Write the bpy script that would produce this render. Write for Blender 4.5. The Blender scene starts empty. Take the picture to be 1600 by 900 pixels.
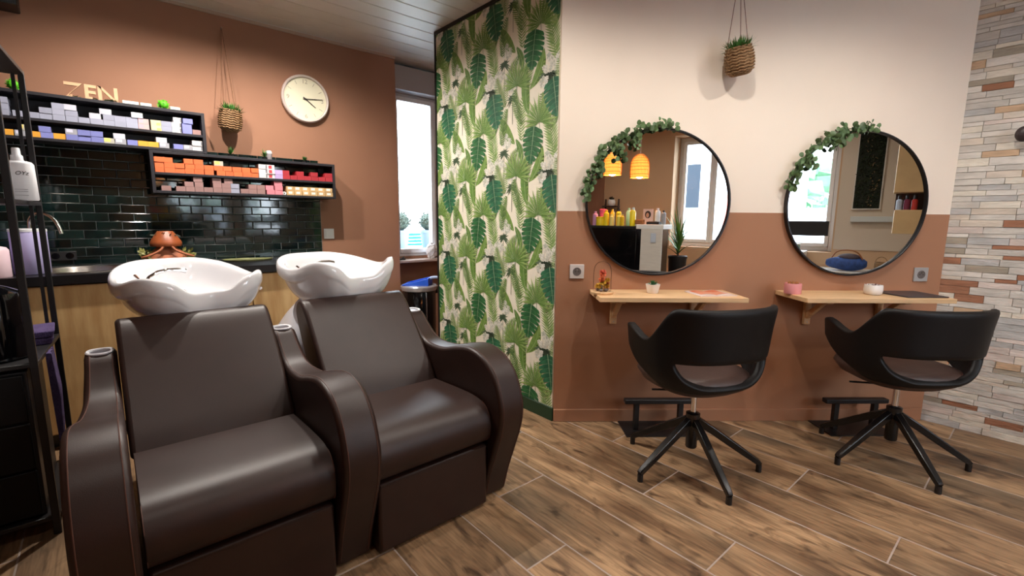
import bpy, math, random
from mathutils import Vector, Matrix
R = math.radians
PI = math.pi
scene = bpy.context.scene
COL = scene.collection

# ------------------------------------------------------------------ camera
FPX = 731.5
cam_d = bpy.data.cameras.new('camera')
cam_d.sensor_width = 36.0
cam_d.lens = FPX / 1600 * 36
cam_d.clip_start = 0.05
cam = bpy.data.objects.new('camera', cam_d)
COL.objects.link(cam)
AZ, PT, RO = R(49.0), R(8.447), R(0.5)
f0 = Vector((math.cos(AZ), math.sin(AZ), 0))
r0 = Vector((math.sin(AZ), -math.cos(AZ), 0))
u0 = Vector((0, 0, 1))
fw = f0 * math.cos(PT) - u0 * math.sin(PT)
up = f0 * math.sin(PT) + u0 * math.cos(PT)
rt = r0 * math.cos(RO) + up * math.sin(RO)
up = -r0 * math.sin(RO) + up * math.cos(RO)
M = Matrix((rt, up, -fw)).transposed().to_4x4()
M.translation = Vector((0, 0, 1.2))
cam.matrix_world = M
scene.camera = cam

# ------------------------------------------------------------------ world, light, exposure
world = bpy.data.worlds.new('overcast_sky')
scene.world = world
world.use_nodes = True
wn = world.node_tree
bg = wn.nodes['Background']
bg.inputs['Color'].default_value = (0.80, 0.90, 1.0, 1)
SKY = 9.5
bg.inputs['Strength'].default_value = SKY
vs = scene.view_settings
vs.view_transform = 'Standard'
vs.look = 'None'
vs.gamma = 1
vs.use_curve_mapping = False
vs.exposure = 0.78
scene.cycles.max_bounces = 8
scene.cycles.diffuse_bounces = 4
scene.cycles.caustics_reflective = False
scene.cycles.caustics_refractive = False
scene.cycles.sample_clamp_indirect = 6
scene.cycles.use_denoising = True

def portal(loc, sx, sz, rotz):
    l = bpy.data.lights.new('window_portal', 'AREA')
    l.shape = 'RECTANGLE'; l.size = sx; l.size_y = sz
    l.cycles.is_portal = True
    o = bpy.data.objects.new('window_portal', l)
    COL.objects.link(o)
    o.location = loc
    o.rotation_euler = (R(90), 0, rotz)      # local -Z ends up along +Y for rotz 0
    return o
portal((1.62, -2.42, 1.55), 0.84, 1.45, 0)
portal((2.62, -2.42, 1.6), 0.64, 1.4, 0)
portal((2.24, 4.06, 1.55), 0.40, 1.42, PI)

SPOT_W = 30
SPOTS = [(0.30, 2.95, 2.2), (0.93, 2.95, 2.2), (1.742, 0.816, 0.95), (2.476, 0.214, 1.0), (1.30, 1.5, 0.7), (0.1, 0.5, 0.4), (1.0, -1.1, 0.45), (2.6, -1.1, 0.6)]

# ------------------------------------------------------------------ helpers
def lin(c):
    return tuple(((x / 255) / 12.92 if x / 255 <= 0.04045 else ((x / 255 + 0.055) / 1.055) ** 2.4) for x in c)

_mats = {}
def mat(name, col, rough=0.5, metal=0.0, var=0.0, scale=8.0, stretch=(1, 1, 1), bump=0.0, bscale=60.0, spec=0.5,
        coat=0.0, emit=None, estr=0.0, rnd=0.0, col2=None, detail=3.0, trans=0.0, sub=0.0):
    if name in _mats: return _mats[name]
    m = bpy.data.materials.new(name); m.use_nodes = True
    nt = m.node_tree; N = nt.nodes; L = nt.links
    b = N['Principled BSDF']
    c = lin(col)
    b.inputs['Base Color'].default_value = (*c, 1)
    b.inputs['Roughness'].default_value = rough
    b.inputs['Metallic'].default_value = metal
    b.inputs['Specular IOR Level'].default_value = spec
    b.inputs['Coat Weight'].default_value = coat
    b.inputs['Transmission Weight'].default_value = trans
    if emit is not None:
        b.inputs['Emission Color'].default_value = (*lin(emit), 1)
        b.inputs['Emission Strength'].default_value = estr
    tc = None
    if var or bump or rnd or col2:
        tc = N.new('ShaderNodeTexCoord'); mp = N.new('ShaderNodeMapping')
        mp.inputs['Scale'].default_value = stretch
        L.new(tc.outputs['Object'], mp.inputs['Vector'])
        oi = N.new('ShaderNodeObjectInfo')
        ad = N.new('ShaderNodeVectorMath'); ad.operation = 'ADD'
        ml = N.new('ShaderNodeMath'); ml.operation = 'MULTIPLY'; ml.inputs[1].default_value = 37.0
        L.new(oi.outputs['Random'], ml.inputs[0])
        L.new(mp.outputs['Vector'], ad.inputs[0]); L.new(ml.outputs[0], ad.inputs[1])
    if var or rnd or col2:
        nz = N.new('ShaderNodeTexNoise'); nz.inputs['Scale'].default_value = scale; nz.inputs['Detail'].default_value = detail
        L.new(ad.outputs[0], nz.inputs['Vector'])
        rp = N.new('ShaderNodeValToRGB')
        c2 = lin(col2) if col2 else tuple(min(1, x * (1 + var)) for x in c)
        c1 = c if col2 else tuple(x * (1 - var) for x in c)
        rp.color_ramp.elements[0].position = 0.3; rp.color_ramp.elements[1].position = 0.7
        rp.color_ramp.elements[0].color = (*c1, 1); rp.color_ramp.elements[1].color = (*c2, 1)
        L.new(nz.outputs['Fac'], rp.inputs['Fac'])
        out = rp.outputs['Color']
        if rnd:
            hv = N.new('ShaderNodeHueSaturation')
            mr = N.new('ShaderNodeMapRange')
            mr.inputs['To Min'].default_value = 1 - rnd; mr.inputs['To Max'].default_value = 1 + rnd
            L.new(oi.outputs['Random'], mr.inputs['Value']); L.new(mr.outputs[0], hv.inputs['Value'])
            L.new(out, hv.inputs['Color']); out = hv.outputs['Color']
        L.new(out, b.inputs['Base Color'])
    if bump:
        nb = N.new('ShaderNodeTexNoise'); nb.inputs['Scale'].default_value = bscale; nb.inputs['Detail'].default_value = 3
        L.new(ad.outputs[0], nb.inputs['Vector'])
        bp = N.new('ShaderNodeBump'); bp.inputs['Strength'].default_value = bump; bp.inputs['Distance'].default_value = 0.01
        L.new(nb.outputs['Fac'], bp.inputs['Height']); L.new(bp.outputs['Normal'], b.inputs['Normal'])
    _mats[name] = m
    return m

def thin_glass(name, tint=(1, 1, 1), k=0.12):
    if name in _mats: return _mats[name]
    m = bpy.data.materials.new(name); m.use_nodes = True
    N = m.node_tree.nodes; L = m.node_tree.links
    N.remove(N['Principled BSDF'])
    t = N.new('ShaderNodeBsdfTransparent'); t.inputs['Color'].default_value = (*tint, 1)
    g = N.new('ShaderNodeBsdfGlossy'); g.inputs['Roughness'].default_value = 0.02
    lw = N.new('ShaderNodeLayerWeight'); lw.inputs['Blend'].default_value = k
    mx = N.new('ShaderNodeMixShader')
    L.new(lw.outputs['Fresnel'], mx.inputs[0]); L.new(t.outputs[0], mx.inputs[1]); L.new(g.outputs[0], mx.inputs[2])
    L.new(mx.outputs[0], N['Material Output'].inputs['Surface'])
    _mats[name] = m
    return m

class MB:
    def __init__(s): s.v = []; s.f = []; s.m = []; s.c = None
    def add(s, v, f, m=0):
        k = len(s.v); s.v += [tuple(p) for p in v]; s.f += [tuple(i + k for i in q) for q in f]; s.m += [m] * len(f); return s
    def box(s, x0, y0, z0, x1, y1, z1, m=0, T=None):
        v = [(x, y, z) for z in (z0, z1) for x, y in ((x0, y0), (x1, y0), (x1, y1), (x0, y1))]
        if T is not None: v = [T @ Vector(p) for p in v]
        return s.add(v, [(0, 3, 2, 1), (4, 5, 6, 7), (0, 1, 5, 4), (1, 2, 6, 5), (2, 3, 7, 6), (3, 0, 4, 7)], m)
    def loft(s, rings, closed=True, cap0=True, cap1=True, m=0, loop=False):
        n = len(rings[0]); v = [p for r in rings for p in r]; f = []
        nr = len(rings)
        for i in range(nr if loop else nr - 1):
            a = i * n; b = ((i + 1) % nr) * n
            for j in range(n if closed else n - 1):
                k = (j + 1) % n
                f.append((a + j, a + k, b + k, b + j))
        if closed and cap0 and not loop: f.append(tuple(range(n - 1, -1, -1)))
        if closed and cap1 and not loop: f.append(tuple((nr - 1) * n + j for j in range(n)))
        return s.add(v, f, m)
    def tube(s, pts, r, n=8, m=0, closed=False, cap=True):
        pts = [Vector(p) for p in pts]; N_ = len(pts); rings = []
        ref = None
        for i, p in enumerate(pts):
            if closed: t = pts[(i + 1) % N_] - pts[i - 1]
            else: t = pts[min(i + 1, N_ - 1)] - pts[max(i - 1, 0)]
            t.normalize()
            if ref is None:
                ref = Vector((0, 0, 1)) if abs(t.z) < 0.9 else Vector((1, 0, 0))
            a = (ref - t * ref.dot(t))
            if a.length < 1e-4: a = t.orthogonal()
            a.normalize(); ref = a; b = t.cross(a)
            rr = r[i] if isinstance(r, (list, tuple)) else r
            rings.append([p + a * math.cos(2 * PI * j / n) * rr + b * math.sin(2 * PI * j / n) * rr for j in range(n)])
        return s.loft(rings, True, cap, cap, m, loop=closed)
    def cyl(s, p0, p1, ra, rb=None, n=16, m=0):
        return s.tube([p0, p1], [ra, ra if rb is None else rb], n, m)
    def lathe(s, prof, n=24, c=(0, 0), m=0, T=None, cap0=True, cap1=True):
        rings = [[(c[0] + r * math.cos(2 * PI * j / n), c[1] + r * math.sin(2 * PI * j / n), z) for j in range(n)] for r, z in prof]
        if T is not None: rings = [[T @ Vector(p) for p in q] for q in rings]
        return s.loft(rings, True, cap0, cap1, m)
    def prism(s, poly, w0, w1, ax='x', m=0, T=None):
        def P(u, v, w): return {'x': (w, u, v), 'y': (u, w, v), 'z': (u, v, w)}[ax]
        rings = [[P(u, v, w) for u, v in poly] for w in (w0, w1)]
        if T is not None: rings = [[T @ Vector(p) for p in q] for q in rings]
        return s.loft(rings, True, True, True, m)
    def ball(s, c, rx, ry=None, rz=None, n=16, k=10, m=0, z0=-1, z1=1):
        ry = rx if ry is None else ry; rz = rx if rz is None else rz
        rings = []
        for i in range(k + 1):
            a = -PI / 2 + PI * i / k; zz = max(z0, min(z1, math.sin(a))); q = max(0.02, math.sqrt(max(0, 1 - zz * zz)))
            rings.append([(c[0] + rx * q * math.cos(2 * PI * j / n), c[1] + ry * q * math.sin(2 * PI * j / n), c[2] + rz * zz) for j in range(n)])
        return s.loft(rings, True, True, True, m)
    def mesh(s, name, mats):
        me = bpy.data.meshes.new(name); me.from_pydata(s.v, [], s.f)
        for q in (mats if isinstance(mats, (list, tuple)) else [mats]): me.materials.append(q)
        me.polygons.foreach_set('material_index', s.m)
        return me
    def build(s, name, mats, parent=None, smooth=True, ang=38, bevel=0, seg=2, sub=0, solid=0, fix=True):
        me = s.mesh(name, mats)
        if fix:
            import bmesh
            bm = bmesh.new(); bm.from_mesh(me); bmesh.ops.recalc_face_normals(bm, faces=bm.faces); bm.to_mesh(me); bm.free()
        if smooth:
            me.polygons.foreach_set('use_smooth', [True] * len(me.polygons))
            me.set_sharp_from_angle(angle=R(ang))
        o = bpy.data.objects.new(name, me); COL.objects.link(o)
        if parent is not None: o.parent = parent
        if solid:
            q = o.modifiers.new('solid', 'SOLIDIFY'); q.thickness = solid; q.offset = 0
        if bevel:
            q = o.modifiers.new('bevel', 'BEVEL'); q.width = bevel; q.segments = seg; q.limit_method = 'ANGLE'; q.angle_limit = R(40); q.harden_normals = False
        if sub:
            q = o.modifiers.new('subsurf', 'SUBSURF'); q.levels = sub; q.render_levels = sub
        return o

def thing(name, label, cat, loc=(0, 0, 0), rotz=0.0, group=None):
    o = bpy.data.objects.new(name, None); COL.objects.link(o)
    o.location = loc; o.rotation_euler = (0, 0, rotz); o.empty_display_size = 0.05
    return tag(o, label, cat, group)
GROUPS = {'wash_chair': 'wash chairs side by side', 'styling_chair': 'styling chairs at the mirrors', 'footrest': 'floor footrests under the oak shelves', 'wall_shelf': 'oak wall shelves under the mirrors', 'round_mirror': 'round mirrors on the cream wall',
          'ivy_garland': 'leaf garlands on the mirrors', 'ceiling_spot': 'ceiling spots', 'cubby_shelf': 'black wall shelves', 'hanging_basket': 'hanging baskets', 'base_cabinet': 'oak base cabinets under the worktop', 'pendant_lamp': 'wicker pendants over the desk',
          'potted_bush': 'potted bushes outside', 'packet': 'packets on the black shelf', 'letter_z': 'wooden letters', 'letter_e': 'wooden letters', 'letter_n': 'wooden letters', 'moss_ball': 'lime moss balls', 'small_plant': 'small plants on the lower black shelf', 'plant_pot': 'small pots on the oak shelves',
          'folded_towel': 'folded towels on the rack', 'tree': 'trees beyond the windows', 'carton': 'cartons on the console', 'wall_socket': 'wall sockets'}
def tag(o, label, cat, group=None, kind=None):
    if not group and o.type in ('EMPTY', 'MESH'): group = GROUPS.get(o.name.split('.')[0])
    if label: o['label'] = label
    if cat: o['category'] = cat
    if group: o['group'] = group
    if kind: o['kind'] = kind
    return o
def struct(o):
    o['kind'] = 'structure'; return o
def stuff(o):
    o['kind'] = 'stuff'; return o
def inst(name, me, parent=None, loc=(0, 0, 0), rot=(0, 0, 0), sc=(1, 1, 1)):
    o = bpy.data.objects.new(name, me); COL.objects.link(o)
    if parent is not None: o.parent = parent
    o.location = loc; o.rotation_euler = rot; o.scale = sc
    return o
def copy_tree(src, parent=None):
    c = src.copy(); COL.objects.link(c)
    if parent is not None: c.parent = parent
    for ch in list(src.children): copy_tree(ch, c)
    return c
def text_mesh(body, size, ext=0.0005, align='CENTER', bold=0.0, shear=0.0):
    cu = bpy.data.curves.new('txt', 'FONT'); cu.body = body; cu.size = size; cu.extrude = ext; cu.offset = bold; cu.shear = shear
    cu.align_x = align; cu.align_y = 'CENTER'
    o = bpy.data.objects.new('txt', cu); COL.objects.link(o)
    dg = bpy.context.evaluated_depsgraph_get()
    me = bpy.data.meshes.new_from_object(o.evaluated_get(dg))
    bpy.data.objects.remove(o)
    return me
def sm(a, b, x):
    t = max(0, min(1, (x - a) / (b - a))); return t * t * (3 - 2 * t)
def rot_T(loc, rx=0, ry=0, rz=0):
    return Matrix.Translation(Vector(loc)) @ Matrix.Rotation(rz, 4, 'Z') @ Matrix.Rotation(ry, 4, 'Y') @ Matrix.Rotation(rx, 4, 'X')

# geometry of the slanted mirror wall: u runs along it from the wallpaper corner, off is the distance into the room
A0 = Vector((1.939, 1.845, 0)); MU = Vector((0.773, -0.635, 0)).normalized(); MN = Vector((0.635, 0.773, 0)).normalized()
MROT = math.atan2(MU.y, MU.x)
def mw(u, off, z): 
    p = A0 + MU * u - MN * off; return (p.x, p.y, z)
CEIL = 2.524
ORD = ['leftmost', 'second', 'third', 'fourth', 'fifth', 'sixth', 'seventh', 'eighth', 'ninth', 'tenth', 'eleventh', 'twelfth', 'thirteenth', 'fourteenth',
       'fifteenth', 'sixteenth', 'seventeenth', 'eighteenth', 'nineteenth', 'twentieth', 'twenty-first', 'twenty-second', 'twenty-third', 'twenty-fourth', 'twenty-fifth']
def nth(i): return 'leftmost' if i == 0 else ORD[i] + ' from left'

# ------------------------------------------------------------------ common materials
m_brown = mat('brown_wall_paint', (152, 108, 83), 0.75, var=0.04, scale=3, bump=0.03, bscale=180)
m_cream = mat('cream_wall_paint', (240, 226, 210), 0.8, var=0.02, scale=3, bump=0.03, bscale=180)
m_terra = mat('terracotta_wall_paint', (166, 118, 88), 0.75, var=0.04, scale=3, bump=0.03, bscale=180)
m_tan = mat('tan_wall_paint', (200, 165, 130), 0.8, var=0.03, scale=3)
m_beige = mat('beige_wall_paint', (205, 190, 170), 0.8, var=0.03, scale=3)
m_white = mat('white_lacquer', (228, 228, 226), 0.35)
m_upvc = mat('window_frame_white', (225, 228, 232), 0.3)
m_black = mat('black_powder_coat', (20, 18, 20), 0.45)
m_satin = mat('black_satin_metal', (16, 15, 16), 0.26)
m_blackgloss = mat('black_gloss', (8, 8, 10), 0.08, spec=0.6)
m_shelfblack = mat('black_shelf_board', (30, 27, 34), 0.5, var=0.1, scale=30)
m_chrome = mat('chrome', (225, 225, 228), 0.08, 1.0)
m_steel = mat('brushed_steel', (190, 185, 178), 0.28, 1.0, var=0.05, scale=40)
m_oak = mat('oak_board', (214, 176, 132), 0.5, var=0.12, scale=6, stretch=(1.2, 14, 14), bump=0.03, bscale=30)
m_cabwood = mat('knotty_oak_door', (206, 172, 122), 0.5, col2=(176, 136, 86), scale=4, stretch=(6, 6, 0.8), detail=5, bump=0.03, bscale=20)
m_glass = thin_glass('thin_clear_glass')
m_porc = mat('white_porcelain', (236, 235, 238), 0.06, coat=0.6)
m_leather = mat('dark_brown_leather', (44, 26, 21), 0.43, var=0.10, scale=14, bump=0.05, bscale=420, spec=0.42)
m_thread = mat('red_brown_thread', (86, 54, 44), 0.6)
m_chairblk = mat('black_brown_leatherette', (11, 8, 9), 0.5, var=0.10, scale=20, bump=0.04, bscale=400, spec=0.28)
m_seatbrn = mat('brown_seat_leatherette', (64, 45, 39), 0.5, var=0.1, scale=20, bump=0.04, bscale=400)
m_green = mat('leaf_green', (74, 116, 48), 0.5, var=0.3, scale=30, rnd=0.35)
m_euc = mat('eucalyptus_green', (86, 112, 70), 0.5, var=0.25, scale=30, rnd=0.4)
m_grass = mat('grass_green', (58, 112, 42), 0.5, var=0.35, scale=60)
m_lime = mat('bright_lime_foliage', (84, 178, 24), 0.6, var=0.3, scale=60)
m_wicker = mat('woven_seagrass', (140, 108, 74), 0.8, var=0.35, scale=90, bump=0.6, bscale=120)
m_rope = mat('jute_rope', (126, 88, 64), 0.85, var=0.2, scale=100)
m_soil = mat('dark_soil', (44, 30, 22), 0.9, var=0.3, scale=80)
# ================================================================== STRUCTURE
# ---- floor with planks
fl = MB().box(-1.7, -2.5, -0.06, 4.1, 4.1, -0.0012).build('floor', mat('tile_grout', (166, 150, 140), 0.8, var=0.05, scale=30), smooth=False); struct(fl)
def plank_mat():
    m = bpy.data.materials.new('wood_look_tile'); m.use_nodes = True
    N = m.node_tree.nodes; L = m.node_tree.links; b = N['Principled BSDF']
    tc = N.new('ShaderNodeTexCoord'); oi = N.new('ShaderNodeObjectInfo')
    ml = N.new('ShaderNodeMath'); ml.operation = 'MULTIPLY'; ml.inputs[1].default_value = 91.0; L.new(oi.outputs['Random'], ml.inputs[0])
    ad = N.new('ShaderNodeVectorMath'); L.new(tc.outputs['Object'], ad.inputs[0]); L.new(ml.outputs[0], ad.inputs[1])
    def noise(st, sc, det, dist=0.0):
        mp = N.new('ShaderNodeMapping'); mp.inputs['Scale'].default_value = st; L.new(ad.outputs[0], mp.inputs['Vector'])
        n = N.new('ShaderNodeTexNoise'); n.inputs['Scale'].default_value = sc; n.inputs['Detail'].default_value = det; n.inputs['Distortion'].default_value = dist
        L.new(mp.outputs[0], n.inputs['Vector']); return n.outputs['Fac']
    def ramp(fac, a, b_, pa=0.3, pb=0.7):
        r = N.new('ShaderNodeValToRGB'); r.color_ramp.elements[0].position = pa; r.color_ramp.elements[1].position = pb
        r.color_ramp.elements[0].color = (*lin(a), 1); r.color_ramp.elements[1].color = (*lin(b_), 1); L.new(fac, r.inputs['Fac']); return r.outputs['Color']
    def mix(fac, a, b_, mode='MIX'):
        x = N.new('ShaderNodeMix'); x.data_type = 'RGBA'; x.blend_type = mode
        if isinstance(fac, float): x.inputs[0].default_value = fac
        else: L.new(fac, x.inputs[0])
        L.new(a, x.inputs[6]); L.new(b_, x.inputs[7]); return x.outputs[2]
    broad = ramp(noise((5.5, 1.5, 1), 1.0, 4, 0.8), (112, 84, 60), (190, 154, 116), 0.34, 0.64)
    grey = ramp(noise((4, 0.8, 1), 1.1, 2), (92, 76, 58), (116, 98, 78))
    gm = noise((3, 0.9, 1), 1.3, 2)
    r1 = N.new('ShaderNodeMapRange'); r1.inputs['From Min'].default_value = 0.48; r1.inputs['From Max'].default_value = 0.68; L.new(gm, r1.inputs['Value'])
    c = mix(r1.outputs[0], broad, grey)
    fine = ramp(noise((80, 6, 1), 1.0, 5, 0.5), (150, 144, 138), (255, 255, 255), 0.3, 0.6)
    c = mix(0.65, c, fine, 'MULTIPLY')
    kn = ramp(noise((8, 3.2, 1), 1.6, 5, 1.4), (255, 255, 255), (96, 76, 62), 0.54, 0.74)
    c = mix(0.85, c, kn, 'MULTIPLY')
    hv = N.new('ShaderNodeHueSaturation'); mr = N.new('ShaderNodeMapRange'); mr.inputs['To Min'].default_value = 0.82; mr.inputs['To Max'].default_value = 1.12
    L.new(oi.outputs['Random'], mr.inputs['Value']); L.new(mr.outputs[0], hv.inputs['Value']); L.new(c, hv.inputs['Color'])
    L.new(hv.outputs['Color'], b.inputs['Base Color'])
    b.inputs['Roughness'].default_value = 0.48
    bp = N.new('ShaderNodeBump'); bp.inputs['Strength'].default_value = 0.12; bp.inputs['Distance'].default_value = 0.004
    L.new(noise((60, 3, 1), 1.0, 3), bp.inputs['Height']); L.new(bp.outputs['Normal'], b.inputs['Normal'])
    return m
m_plank = plank_mat()
rows = [-1.60, -1.36, -1.08, -0.83, -0.57, -0.33, -0.05, 0.20, 0.455, 0.70, 1.0, 1.2, 1.473, 1.70, 2.0, 2.213, 2.503, 2.716, 2.97, 3.22, 3.47, 3.69]
JO = {0: 1.06, 1: 0.255, 2: 0.655}
g = 0.0024
pm = {}
for i in range(len(rows) - 1):
    x0, x1 = rows[i] + g, rows[i + 1] - g
    y = JO[(i - 10) % 3] - 3.6
    while y < 4.0:
        y0, y1 = max(y, -2.1) + g, min(y + 1.2, 3.98) - g
        if y1 - y0 > 0.05:
            w, h = (x1 - x0) / 2, (y1 - y0) / 2
            key = (round(w, 4), round(h, 4))
            if key not in pm:
                e = 0.0025
                pm[key] = MB().loft([[(-w, -h, -0.004), (w, -h, -0.004), (w, h, -0.004), (-w, h, -0.004)], [(-w, -h, -0.0015), (w, -h, -0.0015), (w, h, -0.0015), (-w, h, -0.0015)],
                                     [(-w + e, -h + e, 0), (w - e, -h + e, 0), (w - e, h - e, 0), (-w + e, h - e, 0)]]).mesh('plank', m_plank)
            inst('plank', pm[key], fl, ((x0 + x1) / 2, (y0 + y1) / 2, 0))
        y += 1.2

# ---- ceiling with boards
m_ceil = mat('ceiling_board_lacquer', (206, 200, 192), 0.45, var=0.03, scale=4)
ce = MB().box(-1.7, -2.5, CEIL + 0.012, 4.1, 4.2, CEIL + 0.08).build('ceiling', mat('ceiling_gap', (120, 112, 104), 0.8), smooth=False); struct(ce)
y = 3.76
k = 0
bme = MB().prism([(0.002, 0.012), (0.002, 0.003), (0.006, 0), (0.149, 0), (0.153, 0.003), (0.153, 0.012)], -1.6, 3.7, 'x').mesh('ceiling_board', m_ceil)
for k in range(38):
    inst('ceiling_board', bme, ce, (0, 3.76 - 0.155 * (k + 1), CEIL))
inst('ceiling_board', bme, ce, (0, 3.76, CEIL))
tr = MB().box(-1.6, 3.768, CEIL - 0.02, 1.965, 3.78, CEIL).build('trim_1', mat('ceiling_trim', (176, 150, 130), 0.5), smooth=False); struct(tr)

# ---- brown wall with tiled splashback
wl = MB().box(-1.7, 3.78, -0.004, 1.965, 3.98, CEIL).build('wall_left', m_brown, smooth=False); struct(wl)
m_tile = mat('bottle_green_glazed_tile', (6, 16, 17), 0.07, col2=(13, 34, 32), scale=9, rnd=0.5, bump=0.03, bscale=12, spec=0.7)
gr = MB().box(-1.0, 3.7735, 0.9, 1.295, 3.78, 1.60).build('grout', mat('dark_grout', (120, 124, 124), 0.8), wl, smooth=False)
tm = {}
random.seed(5)
row = 0; zt = 0.905
while zt < 1.585:
    x = 1.292 - (0.06 if row % 2 else 0)
    first = True
    while x > -0.56:
        wdt = 0.1172
        if first and row % 2: 
            xr, w2 = 1.292, 0.058
        else:
            xr, w2 = x, wdt
        key = round(w2, 3)
        if key not in tm:
            a, h = w2 / 2, 0.0243; e = 0.003
            tm[key] = MB().loft([[(-a, 0, -h), (a, 0, -h), (a, 0, h), (-a, 0, h)], [(-a, -0.0025, -h), (a, -0.0025, -h), (a, -0.0025, h), (-a, -0.0025, h)],
                                 [(-a + e, -0.0042, -h + e), (a - e, -0.0042, -h + e), (a - e, -0.0042, h - e), (-a + e, -0.0042, h - e)]], cap0=False).mesh('tile', m_tile)
        inst('tile', tm[key], wl, (xr - w2 / 2, 3.7735, zt + 0.0245), (random.uniform(-0.005, 0.005), 0, 0.024 + random.uniform(-0.005, 0.005)))
        x = xr - w2 - 0.002 if (first and row % 2) else x - 0.12
        first = False
    row += 1; zt += 0.0515

# ---- niche wall and window by the brown wall
def wall_holes(name, x0, x1, y0, y1, holes, m):
    """wall between x0 and x1 with rectangular holes (hx0, hx1, hz0, hz1)"""
    b = MB(); x = x0
    for hx0, hx1, hz0, hz1 in holes:
        b.box(x, y0, -0.004, hx0, y1, CEIL)
        b.box(hx0, y0, -0.004, hx1, y1, hz0); b.box(hx0, y0, hz1, hx1, y1, CEIL); x = hx1
    b.box(x, y0, -0.004, x1, y1, CEIL)
    o = b.build(name, m, smooth=False); return struct(o)
wall_holes('wall_left_end', 1.965, 3.0, 3.96, 4.12, [(2.0, 2.48, 0.84, 2.30)], m_brown)
struct(MB().box(2.95, 1.3, -0.004, 3.0, 3.96, CEIL).build('wall_niche_side', m_brown, smooth=False))
def window(name, x0, x1, z0, z1, y, inward, panes=1, fr=0.05, sill=True):
    """frame in the opening; y = plane of the glass; inward = -1 if the room is on the -y side, else 1"""
    d = 0.03
    t = bpy.data.objects.new(name, None); COL.objects.link(t); struct(t); t.location = (0, 0, 0)
    f = MB()
    f.box(x0, y - d, z0, x0 + fr, y + d, z1); f.box(x1 - fr, y - d, z0, x1, y + d, z1)
    f.box(x0 + fr, y - d, z0, x1 - fr, y + d, z0 + fr); f.box(x0 + fr, y - d, z1 - fr, x1 - fr, y + d, z1)
    f.build('window_frame', m_upvc, t, bevel=0.004)
    w = (x1 - x0 - 2 * fr) / panes
    for i in range(panes):
        a = x0 + fr + w * i; b_ = a + w
        s_ = MB(); q = 0.042; e = d + 0.014
        ya, yb = (y - e, y + 0.02) if inward < 0 else (y - 0.02, y + e)
        s_.box(a, ya, z0 + fr, a + q, yb, z1 - fr); s_.box(b_ - q, ya, z0 + fr, b_, yb, z1 - fr)
        s_.box(a + q, ya, z0 + fr, b_ - q, yb, z0 + fr + q); s_.box(a + q, ya, z1 - fr - q, b_ - q, yb, z1 - fr)
        so = s_.build('sash', m_upvc, t, bevel=0.004)
        MB().box(a + q - 0.004, y - 0.003, z0 + fr + q - 0.004, b_ - q + 0.004, y + 0.003, z1 - fr - q + 0.004).build('pane', m_glass, so, smooth=False)
    return t
w1 = window('window_1', 2.0, 2.48, 0.84, 2.30, 4.0, -1, 1, 0.028)
MB().box(1.967, 3.80, 0.795, 2.60, 3.985, 0.818).build('window_sill', mat('sill_paint', (176, 156, 146), 0.4), w1, bevel=0.004)
MB().box(1.967, 3.84, 2.295, 2.90, 3.959, 2.49).build('shutter_box', mat('grey_shutter_box', (164, 160, 162), 0.45), w1, bevel=0.006)
MB().box(2.0, 3.955, 2.262, 2.9, 3.985, 2.294).build('shutter_rail', mat('grey_rail', (182, 184, 190), 0.4), w1, bevel=0.006)

# ---- wallpapered partition
wp = MB().box(1.939, 1.855, -0.004, 2.05, 3.09, CEIL).build('wall_middle', mat('wallpaper_ground', (236, 228, 210), 0.7, var=0.03, scale=20), smooth=False); struct(wp)
struct(MB().box(1.928, 1.845, 0, 1.939, 3.10, 0.082).build('baseboard_middle', mat('dark_green_baseboard', (26, 58, 36), 0.45), bevel=0.002))
tb = MB(); tb.box(1.929, 1.845, CEIL - 0.022, 1.9389, 3.09, CEIL); tb.build('trim_2', m_black, smooth=False); struct(bpy.data.objects['trim_2'])
struct(MB().box(1.930, 3.0905, 0.0, 2.055, 3.104, CEIL).build('trim_3', m_black, smooth=False))

# ---- slanted mirror wall, two paints
def slab(u0_, u1_, z0, z1, off0, off1):
    P = [Vector(mw(u0_, off0, 0)), Vector(mw(u1_, off0, 0)), Vector(mw(u1_, off1, 0)), Vector(mw(u0_, off1, 0))]
    return [[(p.x, p.y, z) for p in P] for z in (z0, z1)]
b = MB(); b.loft(slab(0, 2.262, -0.004, 1.244, 0, -0.12), m=0); 
wr = b.build('wall_right', m_terra, smooth=False); struct(wr)
MB().loft(slab(0, 2.262, 1.244, CEIL, 0, -0.12)).build('upper_paint', m_cream, wr, smooth=False)
struct(MB().loft(slab(0.0, 2.25, 0, 0.076, 0.012, 0.0)).build('baseboard_right', m_terra, bevel=0.003))

# ---- stone wall
XS = 3.70
ws = MB().box(XS, -2.5, -0.004, 3.95, 0.45, CEIL).build('wall_far_right', mat('stone_mortar', (200, 192, 184), 0.9, var=0.1, scale=20), smooth=False); struct(ws)
stone_cols = [((204, 198, 190), 26), ((218, 212, 204), 22), ((188, 186, 184), 16), ((224, 216, 202), 12), ((212, 200, 186), 10), ((160, 112, 86), 11), ((198, 168, 138), 5), ((170, 160, 144), 4), ((216, 202, 194), 8)]
s_m = [mat('ledge_stone_%s' % n_, c, 0.85, var=0.16, scale=12, stretch=(1, 0.7, 2.5), bump=0.5, bscale=45) for n_, (c, _) in zip('abcdefghi', stone_cols)]
random.seed(11)
def stone_verts(l, h, d, rj):
    e = 0.0010
    o = lambda: rj.uniform(-0.0022, 0.0022)
    return [[(0, 0, 0), (0, -l, 0), (0, -l, h), (0, 0, h)],
            [(-d + o(), -e, e), (-d + o(), -l + e, e), (-d + o(), -l + e, h - e), (-d + o(), -e, h - e)]]
rest = [MB() for _ in s_m]
H_ = 0.03505
z0 = 0.0
H_ = 0.035
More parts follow.
